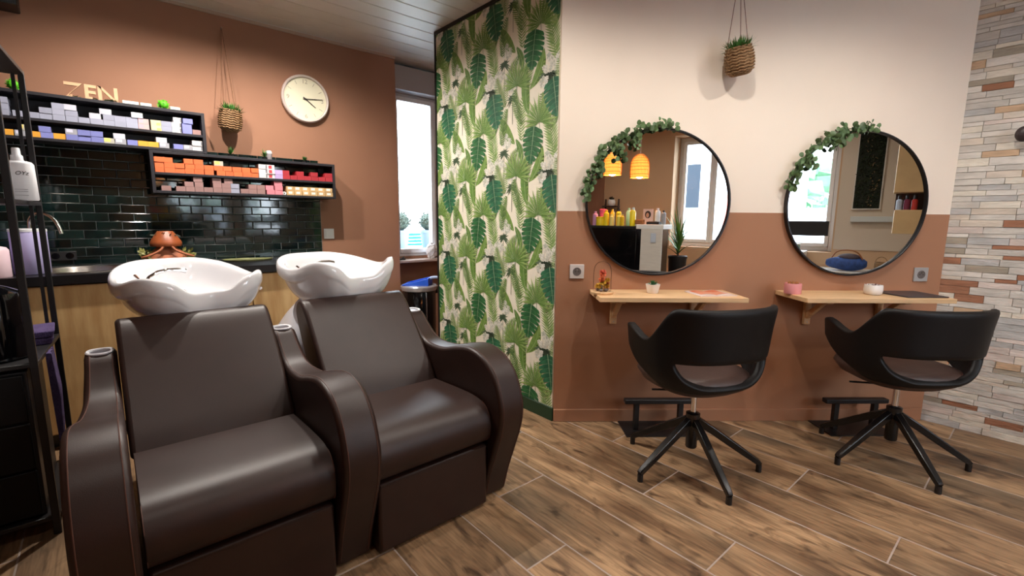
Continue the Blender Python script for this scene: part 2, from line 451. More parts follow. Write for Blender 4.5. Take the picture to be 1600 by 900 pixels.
while z0 < CEIL - 0.012:
    z0 += H_ if z0 or 'started' in globals() else 0
    started = True
    H_ = min(random.choice((0.022, 0.030, 0.034, 0.038, 0.044)), CEIL - z0)
    if H_ < 0.008: break
    y = 0.415 - random.uniform(0, 0.003)
    first = True
    while y > -2.1:
        l = random.uniform(0.085, 0.19)
        if first: l = random.choice((random.uniform(0.05, 0.1), l))
        first = False
        ci = random.choices(range(len(s_m)), [w for _, w in stone_cols])[0]
        d = random.uniform(0.008, 0.013)
        rings = stone_verts(l - 0.0004, H_ - 0.0003, d, random)
        if y > 0.05:
            me = MB().loft(rings, cap0=False).mesh('stone', s_m[ci])
            inst('stone', me, ws, (XS, y, z0))
        else:
            rest[ci].loft([[(p[0] + XS, p[1] + y, p[2] + z0) for p in q] for q in rings], cap0=False)
        y -= l
allr = MB()
for i, q in enumerate(rest): allr.add(q.v, q.f, i)
stuff(allr.build('stones', s_m, ws, smooth=False, fix=False))
# ---- walls behind the camera, seen in the mirrors
wall_holes('wall_behind', -1.7, 3.95, -2.42, -2.1, [(1.18, 2.06, 0.86, 2.26), (2.28, 2.96, 0.86, 2.26)], m_tan)
MB().box(-1.6, -2.1, 0, 0.21, -2.092, CEIL).build('brown_paint', m_brown, bpy.data.objects['wall_behind'], smooth=False)
struct(MB().box(-1.7, -2.1, -0.004, -1.6, 3.78, CEIL).build('wall_far_left', m_brown, smooth=False))
window('window_2', 1.18, 2.06, 0.86, 2.26, -2.36, 1, 2, 0.05)
window('window_3', 2.28, 2.96, 0.86, 2.26, -2.36, 1, 1, 0.05)
MB().box(2.975, -2.1, 0.9, 3.86, -2.092, CEIL).build('beige_paint', m_beige, bpy.data.objects['wall_behind'], smooth=False)

# ---- outside
struct(MB().box(-12, -30, -3.2, 16, -2.6, -3.0).build('ground', mat('street', (150, 150, 150), 0.9, var=0.1), smooth=False))
fa = thing('house', 'white rendered house across the street seen through the mirrored window', 'house', (1.6, -12, -3.0))
MB().box(-5.0, -2, 0, -0.2, 0, 7.6).build('facade', mat('white_render', (206, 214, 224), 0.9, var=0.04), fa, smooth=False)
MB().box(-5.2, -2.1, 7.6, 0.0, 0.25, 7.85).build('eaves', mat('grey_eaves', (120, 130, 140), 0.6), fa, smooth=False)
for zz, xx in ((4.6, -1.6), (1.7, -1.6), (4.6, -3.6)):
    w_ = MB().box(xx, 0, zz, xx + 0.6, 0.03, zz + 1.4).build('house_window', mat('dark_pane', (30, 40, 50), 0.9), fa, smooth=False)
rb = thing('red_roof_house', 'red tiled roof beyond the mirrored window', 'house', (1.0, -9, -3.0))
MB().box(-1.0, -3, 0, 0.0, 0, 4.2).build('facade', mat('white_render', (226, 232, 238), 0.8), rb, smooth=False)
MB().prism([(-3.3, 4.1), (0.3, 4.1), (-1.5, 5.1)], -1.1, 0.1, 'x').build('roof', mat('red_roof_tiles', (190, 86, 74), 0.7, var=0.2, scale=6), rb, smooth=False)
def tree_(loc, r, label, seed, grp=None):
    random.seed(seed)
    t = thing('tree', label, 'tree', loc, 0)
    c = MB()
    for k in range(260):
        a = random.uniform(0, 2 * PI); e = math.asin(random.uniform(-0.9, 1)); q = r * random.uniform(0.75, 1.05)
        p = Vector((math.cos(a) * math.cos(e) * q, math.sin(a) * math.cos(e) * q, r * 1.6 + math.sin(e) * q * 1.25)); s_ = r * random.uniform(0.10, 0.22)
        d1 = Vector((random.uniform(-1, 1), random.uniform(-1, 1), random.uniform(-1, 1))).normalized(); d2 = d1.orthogonal().normalized(); d3 = d1.cross(d2)
        c.add([p + d2 * s_, p + d3 * s_, p - d2 * s_, p - d3 * s_, p + d1 * s_ * 0.5], [(0, 1, 4), (1, 2, 4), (2, 3, 4), (3, 0, 4), (0, 3, 2, 1)])
    stuff(c.build('foliage', mat('tree_foliage', (120, 160, 130), 0.7, var=0.3, scale=2), t, smooth=False))
    MB().cyl((0, 0, 0), (0, 0, r * 1.5), r * 0.12, r * 0.07, 10).build('trunk', mat('bark', (90, 74, 60), 0.9), t)
tree_((-1.6, -26, -3), 3.0, 'round green tree left of the pair seen in the second mirror', 1)
tree_((6.6, -28, -3), 3.3, 'taller green tree right of the pair seen in the second mirror', 2)
sh = thing('low_shed', 'low white shed roof under the trees in the second mirror', 'shed', (2.6, -9, -3))
MB().box(-1.4, -2, 0, 1.6, 0, 4.4).build('shed_wall', mat('white_render', (226, 232, 238), 0.8), sh, smooth=False)
MB().box(-1.5, -2.2, 4.4, 1.8, 0.2, 4.5).build('shed_roof', mat('grey_eaves', (120, 130, 140), 0.6), sh, smooth=False)

# terrace outside window 1
struct(MB().box(-6, 4.2, -0.4, 10, 14, -0.3).build('terrace', mat('pale_terrace', (210, 214, 214), 0.8, var=0.05), smooth=False))
tt = thing('garden_bench', 'turquoise slatted garden bench outside the narrow window', 'bench', (2.95, 5.3, -0.3))
m_turq = mat('turquoise_paint', (0, 112, 132), 0.6)
for i in range(7):
    MB().box(-0.9, -0.42 + i * 0.12, 1.07, 0.7, -0.31 + i * 0.12, 1.10).build('slat', m_turq, tt, bevel=0.004)
for i in range(4):
    MB().box(-0.9, 0.42, 1.12 + i * 0.045, 0.7, 0.44, 1.155 + i * 0.045).build('back_slat', m_turq, tt, bevel=0.004)
for sx in (-0.62, 0.62):
    for sy in (-0.36, 0.36):
        MB().box(sx - 0.03, sy - 0.03, 0, sx + 0.03, sy + 0.03, 1.07).build('leg', m_turq, tt, smooth=False)
def topiary(loc, label, seed):
    t = thing('potted_bush', label, 'plant', loc)
    MB().lathe([(0.075, 0), (0.10, 0.22), (0.108, 0.22), (0.108, 0.25), (0.09, 0.25), (0.085, 0.2)], 24).build('pot', mat('pale_blue_pot', (120, 146, 168), 0.6), t)
    random.seed(seed); c = MB()
    for k in range(240):
        a = random.uniform(0, 2 * PI); e = math.asin(random.uniform(-0.5, 1)); q = 0.125 * random.uniform(0.8, 1.06)
        p = Vector((math.cos(a) * math.cos(e) * q, math.sin(a) * math.cos(e) * q, 0.35 + math.sin(e) * q)); s_ = random.uniform(0.012, 0.022)
        d1 = Vector((random.uniform(-1, 1), random.uniform(-1, 1), random.uniform(-1, 1))).normalized(); d2 = d1.orthogonal().normalized(); d3 = d1.cross(d2)
        c.add([p + d2 * s_, p + d3 * s_ * 0.5, p - d2 * s_, p - d3 * s_ * 0.5], [(0, 1, 2, 3)])
    c.ball((0, 0, 0.35), 0.105, n=14, k=8)
    stuff(c.build('foliage', mat('box_foliage', (50, 66, 56), 0.7, var=0.3, scale=40), t, smooth=False, fix=False))
topiary((2.67, 5.10, 0.80), 'left clipped bush in a pale pot outside the narrow window', 3)
topiary((3.05, 5.10, 0.80), 'right clipped bush in a pale pot outside the narrow window', 4)

# ================================================================== CEILING SPOTS
m_bulb = mat('spot_lens', (255, 255, 255), 0.3, emit=(255, 240, 220), estr=6)
lab = ['above the left wash basin', 'above the right wash basin', 'in front of the left round mirror', 'in front of the right round mirror', 'added to brighten the leafy wallpaper', 'over the wash chairs', 'above the desk', 'by the rear windows']  # the wallpaper spot is an added lamp that lifts the dim partition
for i, (x, y, k) in enumerate(SPOTS):
    t = thing('ceiling_spot', 'recessed round ceiling spot %s' % lab[i], 'ceiling light', (x, y, CEIL))
    MB().lathe([(0.036, -0.001), (0.036, -0.006), (0.05, -0.006), (0.052, 0.0)], 24, cap0=False, cap1=False).build('ring', m_chrome, t)
    MB().lathe([(0.001, -0.003), (0.036, -0.003)], 24, cap1=False).build('lens', m_bulb, t, smooth=False)
    l = bpy.data.lights.new('spot_light', 'SPOT'); l.energy = SPOT_W * k; l.spot_size = R(162); l.spot_blend = 0.7; l.shadow_soft_size = 0.025; l.color = (1.0, 0.93, 0.85)
    o = bpy.data.objects.new('spot_light', l); COL.objects.link(o); o.parent = t; o.location = (0, 0, -0.012)

# ================================================================== WASH CHAIRS
ARM = [(1.485, 0.004), (1.452, 0.12), (1.412, 0.23), (1.375, 0.335), (1.362, 0.42), (1.376, 0.49), (1.412, 0.566), (1.47, 0.620), (1.54, 0.646), (1.61, 0.650), (1.70, 0.632), (1.78, 0.610), (1.85, 0.602), (1.93, 0.606), (1.99, 0.626), (2.05, 0.672), (2.085, 0.706), (2.11, 0.722), (2.20, 0.722), (2.215, 0.70), (2.215, 0.004)]
def catmull(P, n=4):
    out = []
    for i in range(len(P) - 1):
        p0, p1, p2, p3 = P[max(i - 1, 0)], P[i], P[i + 1], P[min(i + 2, len(P) - 1)]
        for k in range(n):
            t = k / n
            out.append(tuple(0.5 * ((2 * p1[j]) + (-p0[j] + p2[j]) * t + (2 * p0[j] - 5 * p1[j] + 4 * p2[j] - p3[j]) * t * t + (-p0[j] + 3 * p1[j] - 3 * p2[j] + p3[j]) * t ** 3) for j in range(len(P[0]))))
    out.append(P[-1]); return out
ARMS = catmull(ARM[:18], 4) + ARM[18:]
def armrest(parent, side, cx, label=None):
    """side -1: left of the seat, 1: right; world x positions relative to the seat centre"""
    inner = side * 0.251
    def outer(Y): return side * (0.251 + 0.128 - 0.040 * sm(1.55, 2.15, Y))
    def inn(Y): return inner
    r1 = [(inn(Y), Y - 2.0, z) for Y, z in ARMS]; r2 = [(outer(Y), Y - 2.0, z) for Y, z in ARMS]
    b = MB(); b.loft([r1, r2])
    o = b.build('armrest', m_leather, parent, ang=30, bevel=0.014, seg=3)
    top = [q for q in ARMS if q[1] > 0.02][:-2]
    for k, f in enumerate((inn, outer)):
        e = 0.015 * side * (1 if k == 0 else -1)
        pts = []
        for i, (Y, z) in enumerate(top):
            a = Vector(top[max(i - 1, 0)]); c = Vector(top[min(i + 1, len(top) - 1)]); t = (c - a).normalized(); nrm = Vector((-t.y, t.x))
            if i == 0: sg = -1 if nrm.x > 0 else 1
            q = Vector((Y, z)) + nrm * sg * 0.0004
            pts.append((f(Y) + e, q.x - 2.0, q.y))
        MB().tube(pts, 0.0016, 5).build('stitching', m_thread, o)
    cxr = side * (0.251 + 0.045)
    ring = MB()
    def oval(rx, ry, z): return [(cxr + rx * math.copysign(abs(math.cos(a)) ** 0.8, math.cos(a)), 0.148 + ry * math.copysign(abs(math.sin(a)) ** 0.8, math.sin(a)), z) for a in [2 * PI * j / 28 for j in range(28)]]
    ring.loft([oval(0.038, 0.042, 0.7215), oval(0.040, 0.044, 0.7265), oval(0.037, 0.041, 0.730), oval(0.029, 0.033, 0.728), oval(0.028, 0.032, 0.7235)], cap0=False, cap1=False)
    ro = ring.build('tray_ring', mat('white_plastic', (224, 222, 226), 0.3), o); ro['label'] = 'white oval tray rim on the armrest'
    tr_ = MB(); tr_.loft([oval(0.0285, 0.0325, 0.7235), oval(0.0285, 0.0325, 0.7228)]); tr_.build('tray', mat('grey_tray', (96, 92, 98), 0.3), o)
    return o
SEATP = catmull([(1.905, 0.290), (1.50, 0.286), (1.452, 0.288), (1.428, 0.306), (1.415, 0.345), (1.418, 0.385), (1.438, 0.425), (1.475, 0.450), (1.54, 0.461), (1.66, 0.459), (1.80, 0.452), (1.905, 0.448)], 3)
BACKP = catmull([(1.828, 0.43), (1.866, 0.50), (1.936, 0.59), (2.018, 0.69), (2.092, 0.775), (2.130, 0.810), (2.158, 0.826), (2.19, 0.828), (2.222, 0.815), (2.24, 0.785), (2.235, 0.745), (2.19, 0.66), (2.10, 0.52), (2.03, 0.42), (1.95, 0.40)], 3)
def wash_chair(name, cx, label, arms, bs=(0.942, 0.028, 0.064)):
    t = thing(name, label, 'wash chair', (cx, 2.0, 0), 0, None)
    MB().box(-0.240, -0.562, 0.012, 0.240, 0.20, 0.276).build('front_panel', m_leather, t, bevel=0.012, seg=3)
    s_ = MB().prism([(a - 2.0, b_) for a, b_ in SEATP], -0.241, 0.241, 'x').build('seat_cushion', m_leather, t, bevel=0.016, seg=3, ang=45)
    MB().tube([(x, -0.5622, 0.270) for x in (-0.232, 0, 0.232)], 0.0035, 6).build('piping', m_leather, t)
    for sx in (-1, 1):
        pts = [(sx * 0.238, a - 2.0, b_) for a, b_ in SEATP if b_ > 0.29]
        MB().tube([(sx * 0.2405, p[1], p[2] - 0.010 if i > 14 else p[2]) for i, p in enumerate(pts) if p[1] > -0.582], 0.0015, 5).build('stitching', m_thread, s_)
    b_ = MB().prism([(a - 2.0, z) for a, z in BACKP], -0.249, 0.249, 'x').build('backrest', m_leather, t, bevel=0.020, seg=4, ang=45)
    for sd in arms: armrest(t, sd, cx)
    # white pedestal under the basin
    pr = []
    for z, rx, ry, cy in ((0.0, 0.20, 0.22, 0.52), (0.04, 0.205, 0.225, 0.52), (0.35, 0.20, 0.22, 0.51), (0.56, 0.235, 0.24, 0.49), (0.64, 0.24, 0.235, 0.49), (0.70, 0.20, 0.20, 0.49), (0.78, 0.14, 0.15, 0.47)):
        pr.append([(rx * math.copysign(abs(math.cos(a)) ** 0.6, math.cos(a)), cy + ry * math.copysign(abs(math.sin(a)) ** 0.6, math.sin(a)), z) for a in [2 * PI * j / 40 for j in range(40)]])
    MB().loft(pr).build('pedestal', mat('white_gloss_plastic', (228, 228, 234), 0.15, coat=0.4), t, ang=50)
    basin(t, *bs)
    return t
def basin(t, base=0.945, horn=0.022, back=0.062):
    YAW = R(12); n = 72
    C0 = Vector((0.012, 0.405))
    def wrap(th): return (th + PI) % (2 * PI) - PI
    def bump(th, w): 
        x = abs(wrap(th)) / w
        return 0 if x >= 1 else 0.5 + 0.5 * math.cos(PI * x)
    def Rr(th):
        c, s_ = math.cos(th), math.sin(th)
        a, b_ = 0.262, (0.285 if c > 0 else 0.30)
        k = 2.35
        r = (abs(s_ / a) ** k + abs(c / b_) ** k) ** (-1 / k)
        return r - 0.085 * bump(th, R(44))
    def hh(th):
        x = abs(wrap(th))
        nt = 1 - sm(R(17), R(32), x)
        h = base - 0.045 * nt
        h += horn * math.exp(-((x - R(50)) / R(19)) ** 2)
        h += back * sm(R(85), R(165), x)
        return h
    rings = []
    # (scale, mode, z): outside bottom -> lip -> inside
    def ring(sc, zf, sh=0.0, fsc=None, fz=0.0):
        q = []
        for j in range(n):
            th = 2 * PI * j / n; k = 1 - sm(R(52), R(84), abs(wrap(th)))
            r = Rr(th) * (sc + ((fsc - sc) * k if fsc else 0)); z = zf(hh(th)) + fz * k
            x, y = r * math.sin(th), -r * math.cos(th) + sh
            xx = x * math.cos(YAW) - y * math.sin(YAW); yy = x * math.sin(YAW) + y * math.cos(YAW)
            q.append((C0.x + xx, C0.y + yy, z))
        return q
    b = MB()
    R_ = [ring(0.40, lambda h: 0.755), ring(0.62, lambda h: 0.775), ring(0.80, lambda h: 0.825 + (h - 0.972) * 0.3, 0, 0.86), ring(0.885, lambda h: h - 0.092, 0, 0.945), ring(0.90, lambda h: h - 0.070, 0, 0.965), ring(0.975, lambda h: h - 0.066, 0, 0.975),
          ring(0.997, lambda h: h - 0.05), ring(1.0, lambda h: h - 0.025), ring(0.985, lambda h: h - 0.006), ring(0.955, lambda h: h), ring(0.90, lambda h: h - 0.003), ring(0.855, lambda h: h - 0.016), ring(0.82, lambda h: h - 0.045),
          ring(0.74, lambda h: 0.86 + (h - 0.972) * 0.6), ring(0.58, lambda h: 0.815), ring(0.36, lambda h: 0.795), ring(0.12, lambda h: 0.788)]
    b.loft(R_)
    o = b.build('basin', m_porc, t, ang=60, sub=1)
    o['label'] = 'white porcelain wash basin with neck notch'
    def P(x, y, z):
        return (C0.x + x * math.cos(YAW) - y * math.sin(YAW), C0.y + x * math.sin(YAW) + y * math.cos(YAW), z)
    # chrome tap on the left deck, mixer and drain
    f = MB()
    f.lathe([(0.026, 0), (0.026, 0.012), (0.018, 0.02), (0.016, 0.05), (0.012, 0.055)], 20, T=rot_T(P(-0.165, 0.02, 0.880), 0, R(18), 0))
    arc = [P(-0.150, 0.02, 0.925), P(-0.135, 0.02, 0.95), P(-0.105, 0.02, 0.968), P(-0.07, 0.02, 0.974), P(-0.03, 0.02, 0.972), P(-0.005, 0.02, 0.966)]
    f.tube(arc, [0.008, 0.008, 0.008, 0.008, 0.009, 0.010], 10)
    f.tube([P(-0.16, 0.02, 0.925), P(-0.165, 0.09, 0.955)], [0.006, 0.005], 8)
    f.build('faucet', m_chrome, o)
    MB().lathe([(0.034, 0), (0.034, 0.004), (0.026, 0.006), (0.012, 0.003)], 24, T=rot_T(P(0, 0.03, 0.79))).build('drain', m_chrome, o)
    mx = MB(); mx.lathe([(0.024, 0), (0.024, 0.03), (0.016, 0.04)], 20, T=rot_T(P(0.015, 0.16, 0.835), R(50), 0, 0)); mx.tube([P(0.015, 0.135, 0.858), P(-0.03, 0.12, 0.875)], [0.007, 0.005], 8)
    mx.build('mixer_tap', m_chrome, o)
    MB().ball(P(0.02, 0.132, 0.862), 0.006, n=8, k=5).build('red_mark', mat('red_mark', (190, 50, 40), 0.4), o)
wash_chair('wash_chair', 0.25, 'dark brown leather wash chair with white basin, nearest the black rack', (-1, 1))
wash_chair('wash_chair', 0.882, 'dark brown leather wash chair with white basin, nearest the leafy wallpaper', (1,), (0.956, 0.042, 0.052))

# ================================================================== STYLING CHAIRS
def styling_chair(name, loc, fwd_deg, star_deg, label, top=0.832):
    t = thing(name, label, 'chair', (*loc, 0), R(fwd_deg - 90))
    ph = [R(a) for a in [-130 + 260 * i / 52 for i in range(53)]]
    SZ = [(0.418, 0.42), (0.425, 0.60), (0.44, 0.74), (0.465, 0.84), (0.50, 0.905), (0.55, 0.945), (0.62, 0.97), (0.72, 1.0), (0.83, 1.05)]
    def sc(z):
        for (a, s0), (b_, s1) in zip(SZ, SZ[1:]):
            if z <= b_: return s0 + (s1 - s0) * (z - a) / (b_ - a)
        return SZ[-1][1]
    def plan(p, s_):
        e = 0.78; c, q = math.cos(p), math.sin(p)
        return (0.302 * s_ * math.copysign(abs(q) ** e, q), -(0.262 if c > 0 else 0.335) * s_ * math.copysign(abs(c) ** e, c) )
    def ztop(p):
        x = abs(math.degrees(p))
        pts = [(0, top), (50, top), (57, top - 0.007), (84, 0.672), (90, 0.665), (102, 0.698), (118, 0.702), (126, 0.685), (130, 0.650)]
        for (a, s0), (b_, s1) in zip(pts, pts[1:]):
            if x <= b_: return s0 + (s1 - s0) * (x - a) / (b_ - a)
        return 0.650
    def zbot(p):
        x = abs(math.degrees(p)); return 0.418 + 0.185 * sm(58, 130, x)
    def gap(p):
        x = abs(math.degrees(p)) / 52
        return 0 if x >= 1 else math.sqrt(1 - x * x)
    n = len(ph); NL, NU = 7, 8
    v = []; grid = []
    for p in ph:
        zb, zt_ = zbot(p), ztop(p); g_ = gap(p)
        zm = max(0.582, zb + (zt_ - zb) * 0.3)
        lo, hi = zm - 0.118 * g_, zm + 0.004 * g_
        col = []
        for k in range(NL + 1):
            z = zb + (lo - zb) * k / NL; col.append(z)
        for k in range(NU + 1):
            z = hi + (zt_ - hi) * k / NU; col.append(z)
        grid.append([(*plan(p, sc(z)), z) for z in col])
    b = MB(); rowsn = NL + NU + 2
    for q in grid: b.v += q
    for i in range(n - 1):
        for k in range(rowsn - 1):
            if k == NL: continue
            b.f.append((i * rowsn + k, (i + 1) * rowsn + k, (i + 1) * rowsn + k + 1, i * rowsn + k + 1)); b.m.append(0)
    me = b.mesh('shell', m_chairblk)
    import bmesh
    bm = bmesh.new(); bm.from_mesh(me); bmesh.ops.remove_doubles(bm, verts=bm.verts, dist=0.0004); bmesh.ops.recalc_face_normals(bm, faces=bm.faces); bm.to_mesh(me); bm.free()
    me.polygons.foreach_set('use_smooth', [True] * len(me.polygons))
    o = inst('shell', me, t)
    q = o.modifiers.new('solid', 'SOLIDIFY'); q.thickness = 0.036; q.offset = -1
    q = o.modifiers.new('subsurf', 'SUBSURF'); q.levels = 1; q.render_levels = 1
    def sup(rx, ry, z, dy=0.0, n_=40): return [(rx * math.copysign(abs(math.cos(a)) ** 0.8, math.cos(a)), dy + ry * math.copysign(abs(math.sin(a)) ** 0.8, math.sin(a)), z) for a in [2 * PI * j / n_ for j in range(n_)]]
    MB().loft([sup(0.08, 0.08, 0.404), sup(0.17, 0.16, 0.412, 0.01), sup(0.225, 0.215, 0.44, 0.02), sup(0.245, 0.235, 0.475, 0.03), sup(0.235, 0.228, 0.496, 0.03), sup(0.19, 0.19, 0.507, 0.03), sup(0.05, 0.05, 0.508, 0.03)]).build('seat_cushion', m_seatbrn, t, ang=60)
    MB().cyl((0, 0, 0.25), (0, 0, 0.41), 0.0135, n=20).build('gas_column', m_chrome, t)
    MB().lathe([(0.024, 0.10), (0.027, 0.105), (0.027, 0.235), (0.033, 0.24), (0.033, 0.275), (0.022, 0.28)], 24).build('hub', m_satin, t)
    MB().tube([(0, 0, 0.395), (-0.06, 0.03, 0.385), (-0.17, 0.10, 0.372)], 0.005, 8).build('height_lever', m_black, t)
    tg = MB().box(-0.001, 0, -0.022, 0.0015, 0.016, 0.022, T=rot_T((0.262, -0.135, 0.545), 0, R(-12), R(28))).build('tag', mat('grey_tag', (190, 186, 190), 0.5), t)
    tg['label'] = 'small pale fabric tag on the side seam'
    for k in range(5):
        a = R(star_deg + 72 * k - (fwd_deg - 90)); d = Vector((math.cos(a), math.sin(a), 0)); s_ = Vector((-d.y, d.x, 0))
        lg = MB(); rg = []
        for r_, z, w, h in ((0.022, 0.238, 0.015, 0.019), (0.10, 0.190, 0.016, 0.018), (0.22, 0.110, 0.015, 0.016), (0.31, 0.050, 0.013, 0.013), (0.325, 0.038, 0.012, 0.010)):
            c = d * r_ + Vector((0, 0, z)); u_ = Vector((0, 0, 1)) + d * 0.55; u_.normalize()
            rg.append([c + s_ * w + u_ * h, c - s_ * w + u_ * h, c - s_ * w - u_ * h, c + s_ * w - u_ * h])
        lg.loft(rg); lo_ = lg.build('leg', m_satin, t, bevel=0.004)
        MB().cyl(tuple(d * 0.318), tuple(d * 0.318 + Vector((0, 0, 0.036))), 0.013, n=14).build('foot_glide', m_black, lo_)
    return t
styling_chair('styling_chair', (2.085, 1.05), 64, 94, 'black bucket styling chair in front of the left round mirror')
styling_chair('styling_chair', (2.945, 0.43), 50, 80, 'black bucket styling chair in front of the right round mirror', 0.815)

# ================================================================== FOOTRESTS
for u0_, u1_, lb in ((0.386, 0.79, 'black metal footrest on the floor under the left oak shelf'), (1.548, 1.928, 'black metal footrest on the floor under the right oak shelf')):
    um = (u0_ + u1_) / 2; h = (u1_ - u0_) / 2
    t = thing('footrest', lb, 'footrest', mw(um, 0, 0), MROT)
    MB().box(-h, -0.217, 0.0005, h, -0.016, 0.006).build('base_plate', m_black, t, bevel=0.001)
    for sx in (-1, 1):
        MB().box(sx * (h - 0.075) - 0.014, -0.142, 0.006, sx * (h - 0.075) + 0.014, -0.114, 0.166).build('post', m_black, t, bevel=0.002)
    MB().box(-h + 0.004, -0.150, 0.164, h - 0.01, -0.108, 0.190).build('foot_bar', m_black, t, bevel=0.004)
# ================================================================== WALL SHELVES
ZS = 0.800
def wall_shelf(u0_, u1_, ub, label):
    um = (u0_ + u1_) / 2; h = (u1_ - u0_) / 2
    t = thing('wall_shelf', label, 'shelf', mw(um, 0, 0), MROT)
    MB().box(-h, -0.292, ZS - 0.024, h, -0.001, ZS).build('board', m_oak, t, bevel=0.0015)
    for u_ in ub:
        x = u_ - um; k = MB()
        k.box(x - 0.019, -0.022, ZS - 0.20, x + 0.019, -0.001, ZS - 0.024)
        k.box(x - 0.019, -0.20, ZS - 0.048, x + 0.019, -0.022, ZS - 0.024)
        br = k.build('bracket', m_oak, t, bevel=0.004)
        MB().prism([(-0.022, ZS - 0.165), (-0.022, ZS - 0.125), (-0.125, ZS - 0.048), (-0.165, ZS - 0.048)], x - 0.013, x + 0.013, 'x').build('brace', m_oak, br, bevel=0.004)
        sc_ = MB(); sc_.cyl((x, -0.0225, ZS - 0.185), (x, -0.025, ZS - 0.185), 0.004, n=10); sc_.build('screw', m_steel, br)
    return t
wall_shelf(0.195, 0.972, (0.335, 0.80), 'pale oak wall shelf on two brackets under the left mirror')
wall_shelf(1.283, 2.085, (1.475, 1.905), 'pale oak wall shelf on two brackets under the right mirror')

# ================================================================== ROUND MIRRORS
m_mirror = mat('mirror_silver', (236, 238, 238), 0.0, 1.0)
m_frame = mat('black_mirror_frame', (26, 25, 28), 0.35, 0.3)
def round_mirror(u_, z, label, seed):
    t = thing('round_mirror', label, 'mirror', mw(u_, 0, z), MROT)
    n = 96
    def ring(r, y): return [(r * math.cos(2 * PI * j / n), y, r * math.sin(2 * PI * j / n)) for j in range(n)]
    MB().loft([ring(0.394, -0.002), ring(0.407, -0.002), ring(0.407, -0.028), ring(0.4055, -0.030), ring(0.399, -0.030), ring(0.397, -0.028), ring(0.397, -0.018)], cap0=False, cap1=False).build('frame', m_frame, t, ang=30)
    MB().loft([ring(0.3975, -0.010), ring(0.3975, -0.018)]).build('mirror_glass', m_mirror, t, smooth=False)
    return t
round_mirror(0.560, 1.292, 'round black framed mirror on the left, reflecting two amber pendants', 1)
round_mirror(1.692, 1.296, 'round black framed mirror on the right, next to the stone wall', 2)

lf = MB()
pr = []
for a in range(10):
    q = 2 * PI * a / 10
    pr.append((0.011 * math.sin(q) * (1 - 0.25 * math.cos(q)), 0.002 * math.cos(2 * q), 0.012 - 0.012 * math.cos(q)))
lf.add(pr + [(0, -0.002, 0.012)], [(a, (a + 1) % 10, 10) for a in range(10)])
leaf_me = lf.mesh('leaf', m_euc)
for p_ in leaf_me.polygons: p_.use_smooth = True
def garland(u_, z, a0, a1, label, seed, drops, grpdens=120):
    random.seed(seed)
    t = thing('ivy_garland', label, 'garland', mw(u_, 0, z), MROT)
    path = []
    for i in range(40):
        a = R(a0 + (a1 - a0) * i / 39); r = 0.412 + 0.008 * math.sin(i * 0.9)
        path.append(Vector((r * math.cos(a), -0.034 + 0.004 * math.sin(i), r * math.sin(a))))
    MB().tube(path, 0.0022, 5).build('vine', mat('vine_stem', (84, 92, 56), 0.7), t)
    pts = []
    for i in range(grpdens):
        f = i / (grpdens - 1) * 39; k = min(38, int(f)); pts.append((path[k].lerp(path[k + 1], f - k), 0.016 + 0.010 * random.random()))
    for a, ln, dx in drops:
        p0 = Vector((0.408 * math.cos(R(a)), -0.036, 0.408 * math.sin(R(a))))
        q = [p0 + Vector((dx * s_, -0.004 * s_, -ln * s_)) for s_ in [k / 10 for k in range(11)]]
        MB().tube(q, 0.0018, 5).build('sprig', mat('vine_stem', (84, 92, 56), 0.7), t)
        for p in q[2:]: pts += [(p, 0.012), (p, 0.012)]
    for p, s_ in pts:
        o = p + Vector((random.uniform(-1, 1) * s_, random.uniform(-0.020, 0.0), random.uniform(-1, 1) * s_))
        k = random.uniform(0.85, 1.4)
        inst('leaf', leaf_me, t, o, (random.uniform(-0.9, 0.9), random.uniform(-2.4, 2.4), random.uniform(-0.9, 0.9)), (k, k, k))
    return t
garland(0.560, 1.292, 178, 82, 'artificial eucalyptus garland along the upper left rim of the left mirror', 7, [(128, 0.09, 0.03), (112, 0.085, 0.005), (150, 0.05, 0.02)], 170)
garland(1.692, 1.296, 170, 84, 'artificial ivy garland along the upper left rim of the right mirror', 8, [(140, 0.07, 0.02), (118, 0.06, 0.02), (108, 0.05, 0.0)], 165)

# ================================================================== SOCKETS AND SWITCH
m_sock = mat('pale_grey_plastic', (206, 198, 194), 0.35)
m_sock2 = mat('silver_grey_plastic', (160, 158, 158), 0.35)
def socket(loc, rz, label, m, sz, kind):
    t = thing('wall_socket' if kind else 'light_switch', label, 'socket' if kind else 'switch', loc, rz)
    h = sz / 2
    MB().box(-h, -0.010, -h, h, 0.0, h).build('plate', m, t, bevel=0.003)
    if kind:
        d = MB(); n = 28
        d.loft([[(r * math.cos(2 * PI * j / n), y, r * math.sin(2 * PI * j / n)) for j in range(n)] for r, y in ((0.024, -0.0105), (0.0225, -0.0118), (0.020, -0.0118), (0.019, -0.0108), (0.001, -0.0106))], cap0=False)
        d.build('socket_well', mat('socket_well', (96, 88, 86), 0.5) if kind == 2 else m, t)
        hl = MB()
        for sx in (-0.0095, 0.0095): hl.cyl((sx, -0.0106, 0), (sx, -0.0114, 0), 0.003, n=10)
        hl.build('hole', m_black, t)
        MB().cyl((0, -0.0106, 0.011), (0, -0.017, 0.011), 0.0024, n=10).build('earth_pin', m_steel, t)
    else:
        MB().box(-h + 0.012, -0.0135, -h + 0.012, h - 0.012, -0.010, h - 0.012).build('rocker', m, t, bevel=0.002)
    return t
socket(mw(0.117, 0, 0.903), MROT, 'pale wall socket left of the left oak shelf, by the wallpaper', m_sock, 0.082, 2)
socket(mw(2.133, 0, 0.897), MROT, 'silver grey wall socket right of the right mirror, beside the stone wall', m_sock2, 0.082, 2)
socket((1.352, 3.78, 1.068), 0, 'white light switch on the brown wall right of the dark tiles', m_white, 0.080, 0)

